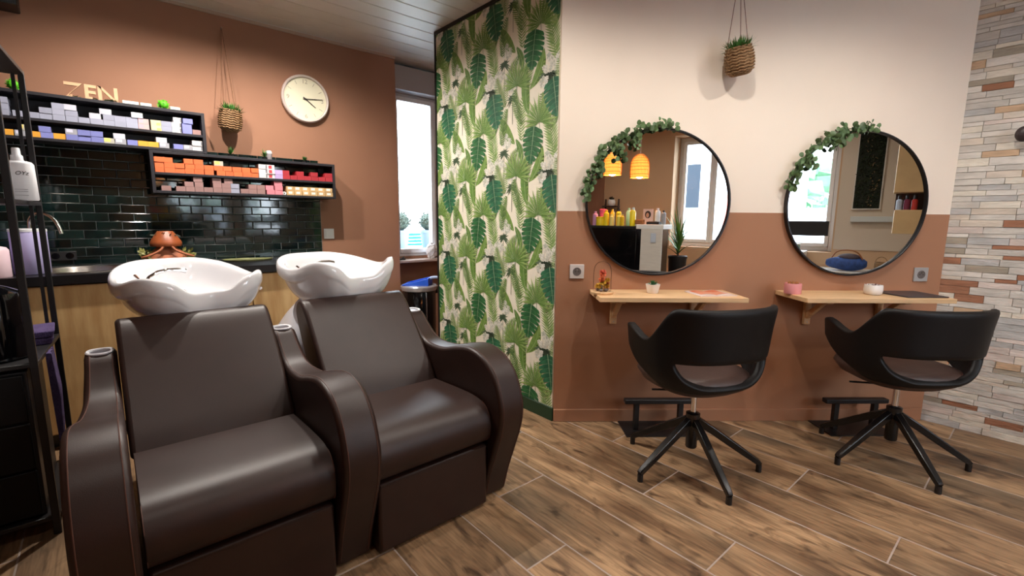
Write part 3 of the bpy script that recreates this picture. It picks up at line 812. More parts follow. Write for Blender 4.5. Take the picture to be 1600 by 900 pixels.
# ================================================================== THINGS ON THE OAK SHELVES
t = thing('glass_cloche', 'glass cloche over orange and yellow dried flowers on the left oak shelf', 'cloche', mw(0.232, 0.155, ZS))
MB().lathe([(0.060, 0), (0.062, 0.004), (0.062, 0.012), (0.058, 0.014)], 32).build('base', m_oak, t)
gp = [(0.048, 0.014), (0.048, 0.10), (0.047, 0.125), (0.042, 0.148), (0.032, 0.164), (0.017, 0.173), (0.003, 0.176)]
MB().lathe(catmull(gp, 3), 36, cap0=False).build('glass_dome', thin_glass('dome_glass', (0.985, 0.985, 0.985), 0.05), t, ang=180)
random.seed(21)
for k, (c_, x, y, z) in enumerate([((206, 96, 58), 0.002, 0, 0.105), ((214, 106, 60), -0.020, -0.010, 0.082), ((206, 160, 40), -0.016, -0.016, 0.062), ((200, 150, 40), 0.014, -0.018, 0.074), ((168, 56, 36), 0.026, -0.006, 0.066), ((212, 168, 52), -0.022, 0.008, 0.044), ((196, 142, 36), 0.020, -0.014, 0.042), ((196, 84, 60), 0.012, 0.006, 0.118)]):
    f = MB()
    for i in range(40):
        d = Vector((random.gauss(0, 1), random.gauss(0, 1), random.gauss(0, 1))).normalized(); s_ = d.orthogonal().normalized(); p = Vector((x, y, z))
        f.add([p, p + d * 0.013 + s_ * 0.007, p + d * 0.021, p + d * 0.013 - s_ * 0.007], [(0, 1, 2, 3)])
    stuff(f.build('flower', mat('petal_%d%d%d' % c_, c_, 0.7, var=0.2, scale=80), t, smooth=False, fix=False))
    MB().tube([(x * 0.3, y * 0.3, 0.014), (x * 0.7, y * 0.7, z * 0.6), (x, y, z)], 0.0012, 5).build('stem', m_green, t)
for x, y, r in ((-0.026, -0.014, 0.010), (0.0, -0.028, 0.011), (0.026, -0.012, 0.010), (0.01, 0.016, 0.011), (-0.014, 0.02, 0.010)):
    MB().ball((x, y, 0.014 + r * 0.8), r, r, r * 0.8, 10, 6).build('pebble', mat('pebble_grey', (120, 104, 100), 0.6, var=0.3), t)

def pot_square(loc, rz, label, r, h, m, plant_col, kind):
    t = thing('plant_pot', label, 'plant pot', loc, rz)
    def sq(q, z): return [(q * math.copysign(abs(math.cos(a)) ** 0.75, math.cos(a)), q * math.copysign(abs(math.sin(a)) ** 0.75, math.sin(a)), z) for a in [2 * PI * j / 32 for j in range(32)]]
    if kind == 'taper': rg = [sq(r * 0.66, 0), sq(r * 0.74, 0.003), sq(r, h), sq(r * 0.93, h), sq(r * 0.9, h - 0.006), sq(r * 0.1, h - 0.007)]
    elif kind == 'round': rg = [sq(r * 0.7, 0), sq(r * 0.9, 0.006), sq(r, h * 0.45), sq(r * 0.97, h * 0.9), sq(r * 0.93, h), sq(r * 0.85, h), sq(r * 0.84, h - 0.006), sq(r * 0.1, h - 0.007)]
    else: rg = [sq(r, 0), sq(r, h * 0.25), sq(r * 1.02, h * 0.27), sq(r * 1.02, h), sq(r * 0.92, h), sq(r * 0.9, h - 0.006), sq(r * 0.1, h - 0.007)]
    if kind == 'cyl':
        rg = [[(q * math.cos(2 * PI * j / 32), q * math.sin(2 * PI * j / 32), z) for j in range(32)] for q, z in ((r * 0.97, 0), (r, 0.003), (r, h * 0.92), (r * 0.97, h), (r * 0.9, h), (r * 0.88, h - 0.006), (0.002, h - 0.007))]
    MB().loft(rg).build('pot', m, t, ang=45)
    return t
m_whitepot = mat('white_ceramic', (232, 230, 228), 0.3)
t = pot_square(mw(0.518, 0.13, ZS), MROT + 0.3, 'tiny white tapered pot with a green succulent on the left oak shelf', 0.036, 0.050, m_whitepot, None, 'taper')
random.seed(3)
f = MB()
for i in range(34):
    a = random.uniform(0, 2 * PI); el = random.uniform(0.35, 1.4); d = Vector((math.cos(a) * math.cos(el), math.sin(a) * math.cos(el), math.sin(el))); s_ = Vector((-math.sin(a), math.cos(a), 0)); p = Vector((d.x * 0.006, d.y * 0.006, 0.043))
    L_ = random.uniform(0.022, 0.034)
    f.add([p, p + d * L_ * 0.6 + s_ * 0.006, p + d * L_, p + d * L_ * 0.6 - s_ * 0.006, p + d * L_ * 0.55 + Vector((0, 0, -0.003))], [(0, 1, 4), (1, 2, 4), (2, 3, 4), (3, 0, 4), (0, 3, 2, 1)])
stuff(f.build('succulent', mat('succulent_green', (52, 104, 56), 0.5, var=0.3, scale=80), t, smooth=False, fix=False))
t = pot_square(mw(1.308, 0.12, ZS), MROT, 'small pink pot with a brown cactus on the right oak shelf', 0.043, 0.058, mat('pink_ceramic', (226, 150, 152), 0.5), None, 'cyl')
random.seed(4)
for k in range(7):
    a = 2 * PI * k / 6; x, y = (0.020 * math.cos(a), 0.020 * math.sin(a)) if k < 6 else (0, 0)
    MB().ball((x, y, 0.056), 0.010, 0.010, 0.011, 10, 7).build('cactus', mat('brown_cactus', (146, 92, 46), 0.8, var=0.3, scale=200, bump=0.5, bscale=300), t)
t = pot_square(mw(1.742, 0.15, ZS), MROT, 'small white round pot with a dark red succulent on the right oak shelf', 0.041, 0.056, m_whitepot, None, 'round')
random.seed(6)
f = MB()
for i in range(60):
    a = random.uniform(0, 2 * PI); q = random.uniform(0, 0.03); p = Vector((q * math.cos(a), q * math.sin(a), 0.048)); d = Vector((random.gauss(0, 0.5), random.gauss(0, 0.5), 1)).normalized(); s_ = d.orthogonal().normalized(); L_ = random.uniform(0.010, 0.020)
    f.add([p, p + d * L_ * 0.6 + s_ * 0.004, p + d * L_, p + d * L_ * 0.6 - s_ * 0.004], [(0, 1, 2, 3)])
stuff(f.build('succulent', mat('red_succulent', (112, 54, 50), 0.6, var=0.35, scale=80), t, smooth=False, fix=False))
# magazine: cover with a printed photo
t = thing('magazine', 'open glossy magazine with an orange picture on the left oak shelf', 'magazine', mw(0.83, 0.155, ZS), MROT + 0.12)
pg = []
for i in range(13):
    x = -0.105 + 0.21 * i / 12; z = 0.004 + 0.006 * math.sin(PI * abs(i - 6) / 6) if i != 6 else 0.003
    pg.append([(x, -0.085, 0.0005), (x, 0.085, 0.0005), (x, 0.085, z), (x, -0.085, z)])
MB().loft(pg).build('pages', mat('magazine_paper', (226, 208, 202), 0.3), t)
pc = []
for i in range(1, 11):
    x = -0.105 + 0.21 * i / 12; z = (0.004 + 0.006 * math.sin(PI * abs(i - 6) / 6) if i != 6 else 0.003) + 0.0004
    pc.append([(x, -0.055, z), (x, 0.075, z)])
MB().loft(pc, closed=False).build('picture', mat('orange_picture', (206, 96, 56), 0.3, col2=(236, 170, 140), scale=14), t)
t = thing('folder', 'flat dark grey folder lying on the right oak shelf by the stone wall', 'folder', mw(1.945, 0.145, ZS), MROT)
MB().prism([(-0.13, 0.10), (0.125, 0.10), (0.125, -0.115), (-0.10, -0.115)], 0.0005, 0.007, 'z').build('cover', mat('dark_grey_cover', (58, 52, 56), 0.4), t, bevel=0.0015)

# ================================================================== HANGING BASKETS
def hanging_basket(name, loc, rz, tilt, ztop, label, seed, sx=1.0):
    random.seed(seed)
    t = thing(name, label, 'hanging planter', loc, rz)
    T = Matrix.Rotation(tilt[0], 4, 'Y') @ Matrix.Rotation(tilt[1], 4, 'X')
    prof = []
    base = catmull([(0.030, -0.085), (0.052, -0.078), (0.068, -0.050), (0.073, -0.010), (0.066, 0.035), (0.060, 0.058)], 9)
    for i, (r, z) in enumerate(base): prof.append((r * sx + 0.0016 * math.sin(i * 2.1), z))
    prof += [(0.054 * sx, 0.058), (0.054 * sx, 0.03), (0.002, 0.028)]
    MB().lathe(prof, 40, T=T).build('basket', m_wicker, t, ang=60)
    for k in range(9):
        z = -0.06 + 0.014 * k; r = 0.0685 * sx * math.sqrt(max(0.3, 1 - ((z + 0.012) / 0.12) ** 2)) + 0.0055
        MB().tube([T @ Vector((r * math.cos(2 * PI * j / 40), r * math.sin(2 * PI * j / 40), z + 0.003 * math.sin(j * 1.9))) for j in range(40)], 0.0038, 6, closed=True).build('coil', m_wicker, t)
    hook = Vector((0, 0.055 if rz else 0.06, ztop))
    for k in range(3):
        a = 2 * PI * k / 3 + 0.9
        p = T @ Vector((0.060 * sx * math.cos(a), 0.060 * sx * math.sin(a), 0.055))
        MB().tube([p, p.lerp(hook, 0.33) , p.lerp(hook, 0.66), hook], 0.0018, 6).build('rope', m_rope, t)
    MB().tube([hook + Vector((0, 0.03, 0)), hook, hook + Vector((0, -0.008, 0.004))], 0.003, 6).build('hook', m_steel, t)
    f = MB()
    for i in range(230):
        a = random.uniform(0, 2 * PI); q = random.uniform(0, 0.048) * sx; el = random.uniform(0.25, 1.45)
        p = T @ Vector((q * math.cos(a), q * math.sin(a), 0.035)); aa = a + random.uniform(-0.6, 0.6)
        d = Vector((math.cos(aa) * math.cos(el), math.sin(aa) * math.cos(el), math.sin(el))); s_ = Vector((-math.sin(aa), math.cos(aa), 0)); L_ = random.uniform(0.05, 0.085)
        dr = Vector((0, 0, -L_ * 0.18 * (1 - math.sin(el))))
        f.add([p - s_ * 0.002, p + s_ * 0.002, p + d * L_ * 0.6 + s_ * 0.0026, p + d * L_ * 0.6 - s_ * 0.0026, p + d * L_ + dr], [(0, 1, 2, 3), (3, 2, 4)])
    stuff(f.build('grass_tuft', m_grass, t, smooth=False, fix=False))
    return t
hanging_basket('hanging_basket', mw(0.918, 0.10, 2.035), MROT, (R(-14), R(10)), 0.475, 'woven hanging basket of grass high on the cream wall between the mirrors', 31, 0.95)
hanging_basket('hanging_basket', (0.708, 3.69, 1.84), 0.01, (R(5), R(6)), 0.58, 'woven hanging basket of grass on the brown wall left of the clock', 32, 0.92)

# ================================================================== WALL CLOCK
t = thing('wall_clock', 'round cream wall clock with pale rim on the brown wall', 'clock', (1.222, 3.78, 2.062))
n = 72
def ry(r, y): return [(r * math.cos(2 * PI * j / n), y, r * math.sin(2 * PI * j / n)) for j in range(n)]
MB().loft([ry(0.150, -0.002), ry(0.166, -0.004), ry(0.170, -0.022), ry(0.167, -0.036), ry(0.160, -0.040), ry(0.153, -0.036), ry(0.151, -0.022)], cap0=False, cap1=False).build('rim', mat('clock_rim', (206, 190, 182), 0.35), t, ang=50)
MB().loft([ry(0.1525, -0.012), ry(0.1525, -0.020)]).build('face', mat('clock_face', (232, 224, 196), 0.6), t, smooth=False)
m_num = mat('clock_print', (168, 156, 132), 0.6)
for k in range(12):
    a = R(90 - 30 * k); c = Vector((math.cos(a), 0, math.sin(a)))
    if k % 3:
        p, q = c * 0.112, c * 0.138
        MB().tube([(p.x, -0.0206, p.z), (q.x, -0.0206, q.z)], 0.0016, 4).build('tick', m_num, t)
    else:
        o = inst('numeral', text_mesh({0: '12', 3: '3', 6: '6', 9: '9'}[k], 0.042, 0.0003), t, (c.x * 0.122, -0.0208, c.z * 0.122), (R(90), 0, 0)); o.data.materials.append(m_num)
m_hand = mat('clock_hand', (40, 26, 24), 0.5)
for a, L_, w, y in ((R(90 - 127), 0.088, 0.0042, -0.0235), (R(90 - 84), 0.122, 0.0032, -0.0260)):
    d = Vector((math.cos(a), 0, math.sin(a))); s_ = Vector((-d.z, 0, d.x)); p = -d * 0.02
    hb = MB(); hb.loft([[p + s_ * w + Vector((0, y, 0)), p - s_ * w + Vector((0, y, 0)), d * L_ - s_ * w * 0.6 + Vector((0, y, 0)), d * L_ + s_ * w * 0.6 + Vector((0, y, 0))],
                        [p + s_ * w + Vector((0, y - 0.001, 0)), p - s_ * w + Vector((0, y - 0.001, 0)), d * L_ - s_ * w * 0.6 + Vector((0, y - 0.001, 0)), d * L_ + s_ * w * 0.6 + Vector((0, y - 0.001, 0))]])
    hb.build('hand', m_hand, t, smooth=False)
MB().cyl((0, -0.0203, 0), (0, -0.0285, 0), 0.0065, n=14).build('hub', m_hand, t)
gl = []
for r in (0.1535, 0.13, 0.10, 0.06, 0.02): gl.append(ry(r, -0.033 - 0.010 * (1 - (r / 0.1535) ** 2)))
MB().loft(gl, cap0=False).build('cover_glass', thin_glass('clock_glass', (1, 1, 1), 0.08), t, ang=180)

# ================================================================== BLACK WALL CUBBY SHELVES WITH DYE BOXES
YF, YB = 3.60, 3.779
def cubby(name, x0, x1, z0, z1, zm, label):
    t = thing(name, label, 'wall shelf', ((x0 + x1) / 2, YB, z0))
    cx = (x0 + x1) / 2
    def bx(n_, a0, a1, c0, c1, y0=YF, y1=YB): MB().box(a0 - cx, y0 - YB, c0 - z0, a1 - cx, y1 - YB, c1 - z0).build(n_, m_shelfblack, t, bevel=0.0015)
    bx('side_board', x0, x0 + 0.018, z0, z1); bx('side_board', x1 - 0.018, x1, z0, z1)
    bx('top_board', x0 + 0.018, x1 - 0.018, z1 - 0.017, z1); bx('bottom_board', x0 + 0.018, x1 - 0.018, z0, z0 + 0.016)
    bx('middle_board', x0 + 0.018, x1 - 0.018, zm - 0.015, zm)
    bx('back_board', x0 + 0.018, x1 - 0.018, z0 + 0.016, z1 - 0.017, YB - 0.006, YB)
    return t
cubby('cubby_shelf', -0.62, 0.547, 1.5895, 1.838, 1.7035, 'upper black wall shelf holding grey and lilac dye boxes')
cubby('cubby_shelf', 0.249, 1.356, 1.335, 1.588, 1.4605, 'lower black wall shelf holding orange and red dye boxes')
BX = '0,-0.358,-0.312,0,g;0,-0.358,-0.312,1,g;0,-0.358,-0.312,2,g;0,-0.300,-0.246,0,g;0,-0.239,-0.200,0,g;0,-0.200,-0.150,0,g;0,-0.200,-0.150,1,g;0,-0.150,-0.100,0,g;0,-0.150,-0.100,1,g;0,-0.150,-0.100,2,g;0,-0.099,-0.048,0,g;0,-0.099,-0.048,1,g;0,-0.101,-0.050,2,G;0,-0.048,-0.000,0,g;0,0.001,0.057,0,g;0,-0.001,0.049,1,G;0,0.057,0.106,0,g;0,0.057,0.106,1,g;0,0.106,0.158,0,g;0,0.106,0.158,1,g;0,0.158,0.212,0,g;0,0.158,0.212,1,g;0,0.044,0.097,2,G;0,0.184,0.238,2,G;0,0.213,0.264,0,k;0,0.213,0.264,1,k;0,0.272,0.322,0,y;0,0.272,0.322,1,y;0,0.322,0.374,0,g;0,0.322,0.374,1,g;0,0.375,0.421,0,w;0,0.375,0.421,1,w;0,0.384,0.425,2,w;0,0.427,0.477,0,l;0,0.427,0.477,1,l;0,0.433,0.484,2,l;0,0.479,0.524,0,m;1,-0.345,-0.306,0,o;1,-0.303,-0.261,0,s;1,-0.282,-0.258,1,Y;1,-0.241,-0.206,0,o;1,-0.206,-0.157,0,l;1,-0.211,-0.163,1,l;1,-0.157,-0.108,0,o;1,-0.107,-0.058,0,l;1,-0.108,-0.059,1,s;1,-0.058,-0.004,0,l;1,-0.058,-0.004,1,l;1,-0.004,0.049,0,l;1,-0.004,0.049,1,l;1,0.049,0.097,0,Y;1,0.098,0.149,0,s;1,0.093,0.147,1,G;1,0.153,0.201,0,l;1,0.202,0.251,0,o;1,0.251,0.301,0,o;1,0.303,0.353,0,s;1,0.290,0.343,1,G;1,0.374,0.423,0,l;1,0.424,0.470,0,s;1,0.471,0.525,0,w;1,0.471,0.525,1,w;2,0.271,0.316,0,O;2,0.271,0.316,1,O;2,0.317,0.371,0,O;2,0.317,0.371,1,O;2,0.371,0.420,0,O;2,0.371,0.420,1,O;2,0.421,0.470,0,O;2,0.470,0.521,0,O;2,0.424,0.475,1,O;2,0.475,0.523,1,O;2,0.525,0.576,0,O;2,0.525,0.576,1,O;2,0.263,0.315,2,O;2,0.316,0.363,2,O;2,0.418,0.467,2,O;2,0.470,0.521,2,O;2,0.580,0.632,2,Y;2,0.578,0.628,1,O;2,0.629,0.679,1,O;2,0.592,0.640,0,O;2,0.641,0.687,0,O;2,0.688,0.740,0,O;2,0.683,0.736,1,O;2,0.741,0.793,0,O;2,0.738,0.788,1,O;2,0.793,0.837,0,O;2,0.793,0.837,1,O;2,0.840,0.891,0,w;2,0.840,0.891,1,w;2,0.840,0.891,2,w;2,0.892,0.940,0,R;2,0.892,0.940,1,R;2,0.892,0.940,2,R;2,0.941,0.992,0,p;2,0.941,0.992,1,p;2,0.993,1.039,0,r;2,1.040,1.086,0,r;2,1.087,1.135,0,r;2,1.136,1.184,0,r;2,1.185,1.235,0,r;2,1.236,1.286,0,r;2,1.287,1.338,0,r;2,0.989,1.037,1,r;2,1.083,1.135,1,r;2,1.181,1.233,1,r;2,1.283,1.339,1,r;3,0.293,0.342,0,m;3,0.367,0.416,0,m;3,0.417,0.464,0,m;3,0.412,0.460,1,m;3,0.465,0.512,0,m;3,0.465,0.512,1,m;3,0.460,0.509,2,m;3,0.513,0.563,0,m;3,0.565,0.614,0,m;3,0.565,0.614,1,m;3,0.563,0.613,2,m;3,0.614,0.665,0,m;3,0.614,0.665,1,m;3,0.629,0.678,2,m;3,0.665,0.715,0,g;3,0.665,0.715,1,g;3,0.722,0.770,0,m;3,0.770,0.820,0,m;3,0.770,0.820,1,m;3,0.822,0.872,0,m;3,0.822,0.872,1,m;3,0.882,0.933,0,P;3,0.876,0.927,1,P;3,0.934,0.985,0,P;3,0.934,0.985,1,P;3,0.931,0.983,2,P;3,1.012,1.063,0,b;3,1.064,1.115,0,b;3,1.117,1.169,0,b;3,1.171,1.224,0,b;3,1.226,1.280,0,b;3,1.282,1.338,0,b;3,1.009,1.059,1,b;3,1.060,1.112,1,b;3,1.113,1.166,1,b;3,1.167,1.221,1,b;3,1.222,1.277,1,b;3,1.278,1.334,1,b'
FL = [1.7040, 1.6060, 1.4610, 1.3515]
colr = {'g': ((150, 152, 170), 'grey'), 'G': ((186, 186, 198), 'pale grey'), 'k': ((190, 160, 158), 'pink-beige'), 'y': ((210, 194, 154), 'cream'), 'w': ((218, 214, 216), 'white'), 'l': ((120, 124, 184), 'lilac blue'),
        'm': ((150, 116, 112), 'mauve brown'), 'o': ((222, 158, 52), 'amber yellow'), 's': ((152, 152, 160), 'mid grey'), 'Y': ((176, 172, 160), 'yellow-labelled grey'), 'O': ((216, 104, 56), 'orange'), 'R': ((226, 218, 220), 'red-marked white'),
        'p': ((184, 158, 206), 'violet'), 'r': ((168, 40, 50), 'red'), 'P': ((218, 132, 144), 'pink'), 'b': ((206, 168, 116), 'white-labelled beige')}
bl = []
for q in BX.split(';'):
    a = q.split(','); bl.append((int(a[0]), float(a[1]), float(a[2]), int(a[3]), a[4]))
bl.sort(key=lambda q: (q[0], q[3], q[1]))
cnt = {}
random.seed(77)
tiern = ['top tier of the upper black shelf', 'bottom tier of the upper black shelf', 'top tier of the lower black shelf', 'bottom tier of the lower black shelf']
layn = ['bottom layer', 'second layer', 'third layer']
hb = 0.0305
bxm = {}
for ti, x0, x1, la, c in bl:
    k = cnt.get((ti, la), 0); cnt[(ti, la)] = k + 1
    w = max(0.02, x1 - x0 - 0.001); key = (c, round(w, 3))
    if ti > 1 and x0 < 0.2695: x1 += 0.2695 - x0; x0 = 0.2695
    z = FL[ti] + la * hb; dy = random.uniform(-0.003, 0.004)
    t = thing('dye_box', '%s dye box, %s, %s, %s' % (colr[c][1], nth(k), layn[la], tiern[ti]), 'box', ((x0 + x1) / 2, YF + 0.010 + dy, z), random.uniform(-0.02, 0.02), 'hair dye boxes on the black shelves')
    if key not in bxm:
        h2 = hb - 0.0008; mm = mat('card_' + c, colr[c][0], 0.55, rnd=0.08, var=0.03)
        bxm[key] = MB().loft([[(-w / 2, 0, 0), (w / 2, 0, 0), (w / 2, 0.10, 0), (-w / 2, 0.10, 0)], [(-w / 2, 0, h2), (w / 2, 0, h2), (w / 2, 0.10, h2), (-w / 2, 0.10, h2)]]).mesh('carton', mm)
        lb = MB()
        if c in 'b': lb.box(-w * 0.30, -0.0006, h2 * 0.32, w * 0.22, 0, h2 * 0.86); lm = mat('label_white', (240, 234, 226), 0.5)
        elif c == 's': lb.box(-w * 0.40, -0.0006, h2 * 0.36, w * 0.14, 0, h2 * 0.9); lm = mat('label_pale', (206, 206, 226), 0.5)
        elif c == 'Y': lb.box(-w * 0.44, -0.0006, h2 * 0.30, w * 0.12, 0, h2 * 0.94); lm = mat('label_yellow', (236, 216, 110), 0.5)
        elif c == 'R': lb.box(-w * 0.30, -0.0006, h2 * 0.12, w * 0.14, 0, h2 * 0.86); lm = mat('label_red', (190, 60, 66), 0.5)
        elif c == 'w': lb.box(w * 0.36, -0.0006, h2 * 0.1, w * 0.48, 0, h2 * 0.9); lm = mat('label_dark', (92, 88, 94), 0.5)
        elif c == 'y': lb.box(w * 0.05, -0.0006, h2 * 0.0, w * 0.46, 0, h2 * 0.5); lm = mat('label_straw', (214, 186, 110), 0.5)
        elif c == 'k': lb.box(-w * 0.48, -0.0006, h2 * 0.2, -w * 0.02, 0, h2 * 0.9); lm = mat('label_rose', (226, 160, 172), 0.5)
        else: lb = None
        bxm[(key, 'l')] = lb.mesh('label', lm) if lb else None
    inst('carton', bxm[key], t)
    if bxm[(key, 'l')]: inst('label', bxm[(key, 'l')], t)
t = thing('bandage_roll', 'small white roll between pink and beige boxes on the lower black shelf', 'roll', (0.998, YF + 0.02, FL[3]))
n = 24
MB().loft([[(r * math.cos(2 * PI * j / n), y, 0.012 + r * math.sin(2 * PI * j / n)) for j in range(n)] for r, y in ((0.005, 0.0), (0.012, 0.0), (0.012, 0.04), (0.005, 0.04))], cap0=False, cap1=False, loop=True).build('roll', m_white, t)

# ---- things on top of the black shelves
ZT = 1.838
m_letter = mat('pale_wood_letter', (206, 164, 126), 0.6, var=0.06, scale=20)
def letter(ch, x, w, polys):
    t = thing('letter_%s' % ch.lower(), 'pale wooden letter %s standing on the upper black shelf' % ch, 'letter', (x, 3.635, ZT))
    b = MB()
    for p in polys: b.prism(p, -0.008, 0.010, 'y')
    b.build('letter_body', m_letter, t, smooth=False)
h = 0.080; s_ = 0.0160
letter('Z', -0.091, 0.07, [[(0, h), (0, h - s_), (0.0575, h - s_), (0.075, h)], [(0.0575, h - s_), (0.075, h), (0.0175, s_), (0.0, 0)], [(0.0, 0), (0.0175, s_), (0.030, s_), (0.030, 0)]])
letter('E', -0.008, 0.05, [[(0, 0), (s_, 0), (s_, h), (0, h)], [(s_, h - s_), (0.050, h - s_), (0.050, h), (s_, h)], [(s_, h * 0.5 - s_ / 2), (0.046, h * 0.5 - s_ / 2), (0.046, h * 0.5 + s_ / 2), (s_, h * 0.5 + s_ / 2)], [(s_, 0), (0.030, 0), (0.030, s_), (s_, s_)]])
letter('N', 0.048, 0.09, [[(0, 0), (s_, 0), (s_, h), (0, h)], [(0.070, 0), (0.070 + s_, 0), (0.070 + s_, h), (0.070, h)], [(s_, h), (0, h), (0.070, 0), (0.070 + s_, 0)]])
def lime_ball(x, y, z, label, seed, r=0.028):
    random.seed(seed)
    t = thing('moss_ball', label, 'ornament', (x, y, z)); f = MB(); f.ball((0, 0, r * 0.9), r * 0.82, n=12, k=8)
    for i in range(110):
        d = Vector((random.gauss(0, 1), random.gauss(0, 1), random.gauss(0, 1))).normalized(); e_ = d.orthogonal().normalized(); p = Vector((0, 0, r * 0.9)) + d * r * 0.8
        f.add([p - e_ * 0.003, p + e_ * 0.003, p + d * r * 0.3 + Vector((0, 0, 0))], [(0, 1, 2)])
    stuff(f.build('moss', m_lime, t, smooth=False, fix=False))
lime_ball(-0.285, 3.64, ZT, 'bright lime moss ball at the far left on the upper black shelf', 1, 0.030)
lime_ball(0.345, 3.64, ZT, 'bright lime moss ball right of the letters on the upper black shelf', 2, 0.031)
for x0, x1, c, lb in ((0.150, 0.225, (232, 226, 214), 'flat cream packet lying beside the letter N'), (0.232, 0.285, (212, 218, 200), 'flat pale green packet left of the lime ball'), (0.375, 0.425, (206, 216, 190), 'flat pale green packet right of the lime ball')):
    t = thing('packet', lb + ' on the black shelf', 'packet', ((x0 + x1) / 2, 3.645, ZT))
    MB().box(-(x1 - x0) / 2, -0.035, 0, (x1 - x0) / 2, 0.035, 0.018).build('wrapper', mat('packet_%d%d%d' % c, c, 0.5), t, bevel=0.003)
t = thing('leaf_tray', 'low green leafy strip lying behind the wooden letters', 'ornament', (0.02, 3.665, ZT))
random.seed(9); f = MB()
for i in range(50):
    p = Vector((random.uniform(-0.10, 0.13), random.uniform(-0.03, 0.03), 0.001)); a = random.uniform(0, 2 * PI); d = Vector((math.cos(a), math.sin(a), 0.35)); e_ = Vector((-d.y, d.x, 0))
    f.add([p, p + d * 0.02 + e_ * 0.008, p + d * 0.036, p + d * 0.02 - e_ * 0.008], [(0, 1, 2, 3)])
stuff(f.build('leaves', mat('sage_leaf', (128, 158, 116), 0.6, var=0.3), t, smooth=False, fix=False))
ZL = 1.588
def sprout(x, y, z, label, seed, n_=22, L0=0.04, col=m_grass, pot=None):
    random.seed(seed)
    t = thing('small_plant', label, 'plant', (x, y, z)); f = MB()
    MB().lathe([(0.014, 0), (0.018, 0.012), (0.016, 0.012), (0.002, 0.011)], 16).build('pot', pot or m_black, t)
    for i in range(n_):
        a = random.uniform(0, 2 * PI); el = random.uniform(0.5, 1.4); d = Vector((math.cos(a) * math.cos(el), math.sin(a) * math.cos(el), math.sin(el))); e_ = Vector((-math.sin(a), math.cos(a), 0)); p = Vector((0, 0, 0.011)); L_ = L0 * random.uniform(0.7, 1.2)
        f.add([p - e_ * 0.002, p + e_ * 0.002, p + d * L_ * 0.5 + e_ * 0.004, p + d * L_, p + d * L_ * 0.5 - e_ * 0.004], [(0, 1, 2, 3, 4)])
    stuff(f.build('foliage', col, t, smooth=False, fix=False))
sprout(0.680, 3.622, ZL, 'dark green spiky sprout on the lower black shelf below the basket', 1, 34, 0.052)
sprout(0.885, 3.622, ZL, 'small green sprig left of the white jar on the lower black shelf', 2, 22, 0.055)
sprout(1.148, 3.622, ZL, 'low fresh green tuft at the right end on the lower black shelf', 3, 34, 0.034)
t = thing('small_jar', 'small white and silver jar on the lower black shelf', 'jar', (0.914, 3.625, ZL))
MB().lathe([(0.017, 0), (0.019, 0.004), (0.019, 0.040)], 20).build('jar_body', mat('silver_jar', (176, 168, 172), 0.25, 0.4), t)
MB().lathe([(0.020, 0.040), (0.020, 0.052), (0.012, 0.060)], 20).build('jar_lid', m_white, t)
# ================================================================== COUNTER WITH SINK
m_top = mat('black_worktop', (18, 17, 19), 0.35, var=0.1, scale=60)
wt = MB()
SX, SY, SR = -0.09, 3.50, 0.205
# worktop with a round hole for the sink, built as a ring plus plates
n = 48
def sq(x, y, z):
    return (x, y, z)
hole = [(SX + SR * math.cos(2 * PI * j / n), SY + SR * math.sin(2 * PI * j / n)) for j in range(n)]
bx0, bx1, by0, by1 = SX - 0.26, SX + 0.26, 3.20, 3.772
def tosq(a):
    c, s_ = math.cos(a), math.sin(a)
    k = []
    if abs(c) > 1e-6: k.append(((bx1 if c > 0 else bx0) - SX) / c)
    if abs(s_) > 1e-6: k.append(((by1 if s_ > 0 else by0) - SY) / s_)
    q = min(k); return (SX + q * c, SY + q * s_)
angs = sorted(set([2 * PI * j / n for j in range(n)] + [math.atan2(y - SY, x - SX) % (2 * PI) for x in (bx0, bx1) for y in (by0, by1)]))
ho = [(SX + SR * math.cos(a), SY + SR * math.sin(a)) for a in angs]; sqr = [tosq(a) for a in angs]
wt.loft([[(*p, 0.855) for p in ho], [(*p, 0.855) for p in sqr], [(*p, 0.90) for p in sqr], [(*p, 0.90) for p in ho]], loop=True)
wt.box(-0.9, by0, 0.855, bx0, by1, 0.90); wt.box(bx1, by0, 0.855, 1.285, by1, 0.90)
t = thing('worktop', 'long black worktop along the dark tiled splashback', 'worktop', (0, 0, 0))
wt.build('slab', m_top, t, smooth=False)
cabs = [(-0.88, -0.34), (-0.335, 0.164), (0.168, 0.665), (0.669, 1.27)]
cl = ['leftmost oak base cabinet, behind the black rack', 'oak base cabinet under the round steel sink', 'oak base cabinet behind the left wash chair', 'oak base cabinet with chrome knob between the wash chairs']
for (a, b_), lb in zip(cabs, cl):
    t = thing('base_cabinet', lb, 'cabinet', ((a + b_) / 2, 3.22, 0)); h = (b_ - a) / 2
    k = MB(); k.box(-h, 0.02, 0.08, h, 0.545, 0.853 if not a < -0.1 < b_ else 0.70)
    k.build('body', m_cabwood, t, smooth=False)
    MB().box(-h + 0.02, 0.06, 0.0, h - 0.02, 0.53, 0.08).build('plinth', m_black, t, smooth=False)
    d = MB().box(-h + 0.002, -0.001, 0.09, h - 0.002, 0.019, 0.848).build('door', m_cabwood, t, bevel=0.0015)
    kx = -h + 0.035 if a > 0.5 else h - 0.03
    MB().lathe([(0.006, 0), (0.006, 0.012), (0.013, 0.016), (0.015, 0.022), (0.012, 0.027), (0.001, 0.028)], 18, T=rot_T((kx, -0.001, 0.76), R(90), 0, 0)).build('knob', m_chrome, d)
t = thing('round_sink', 'round stainless steel sink set in the black worktop', 'sink', (SX, SY, 0.90))
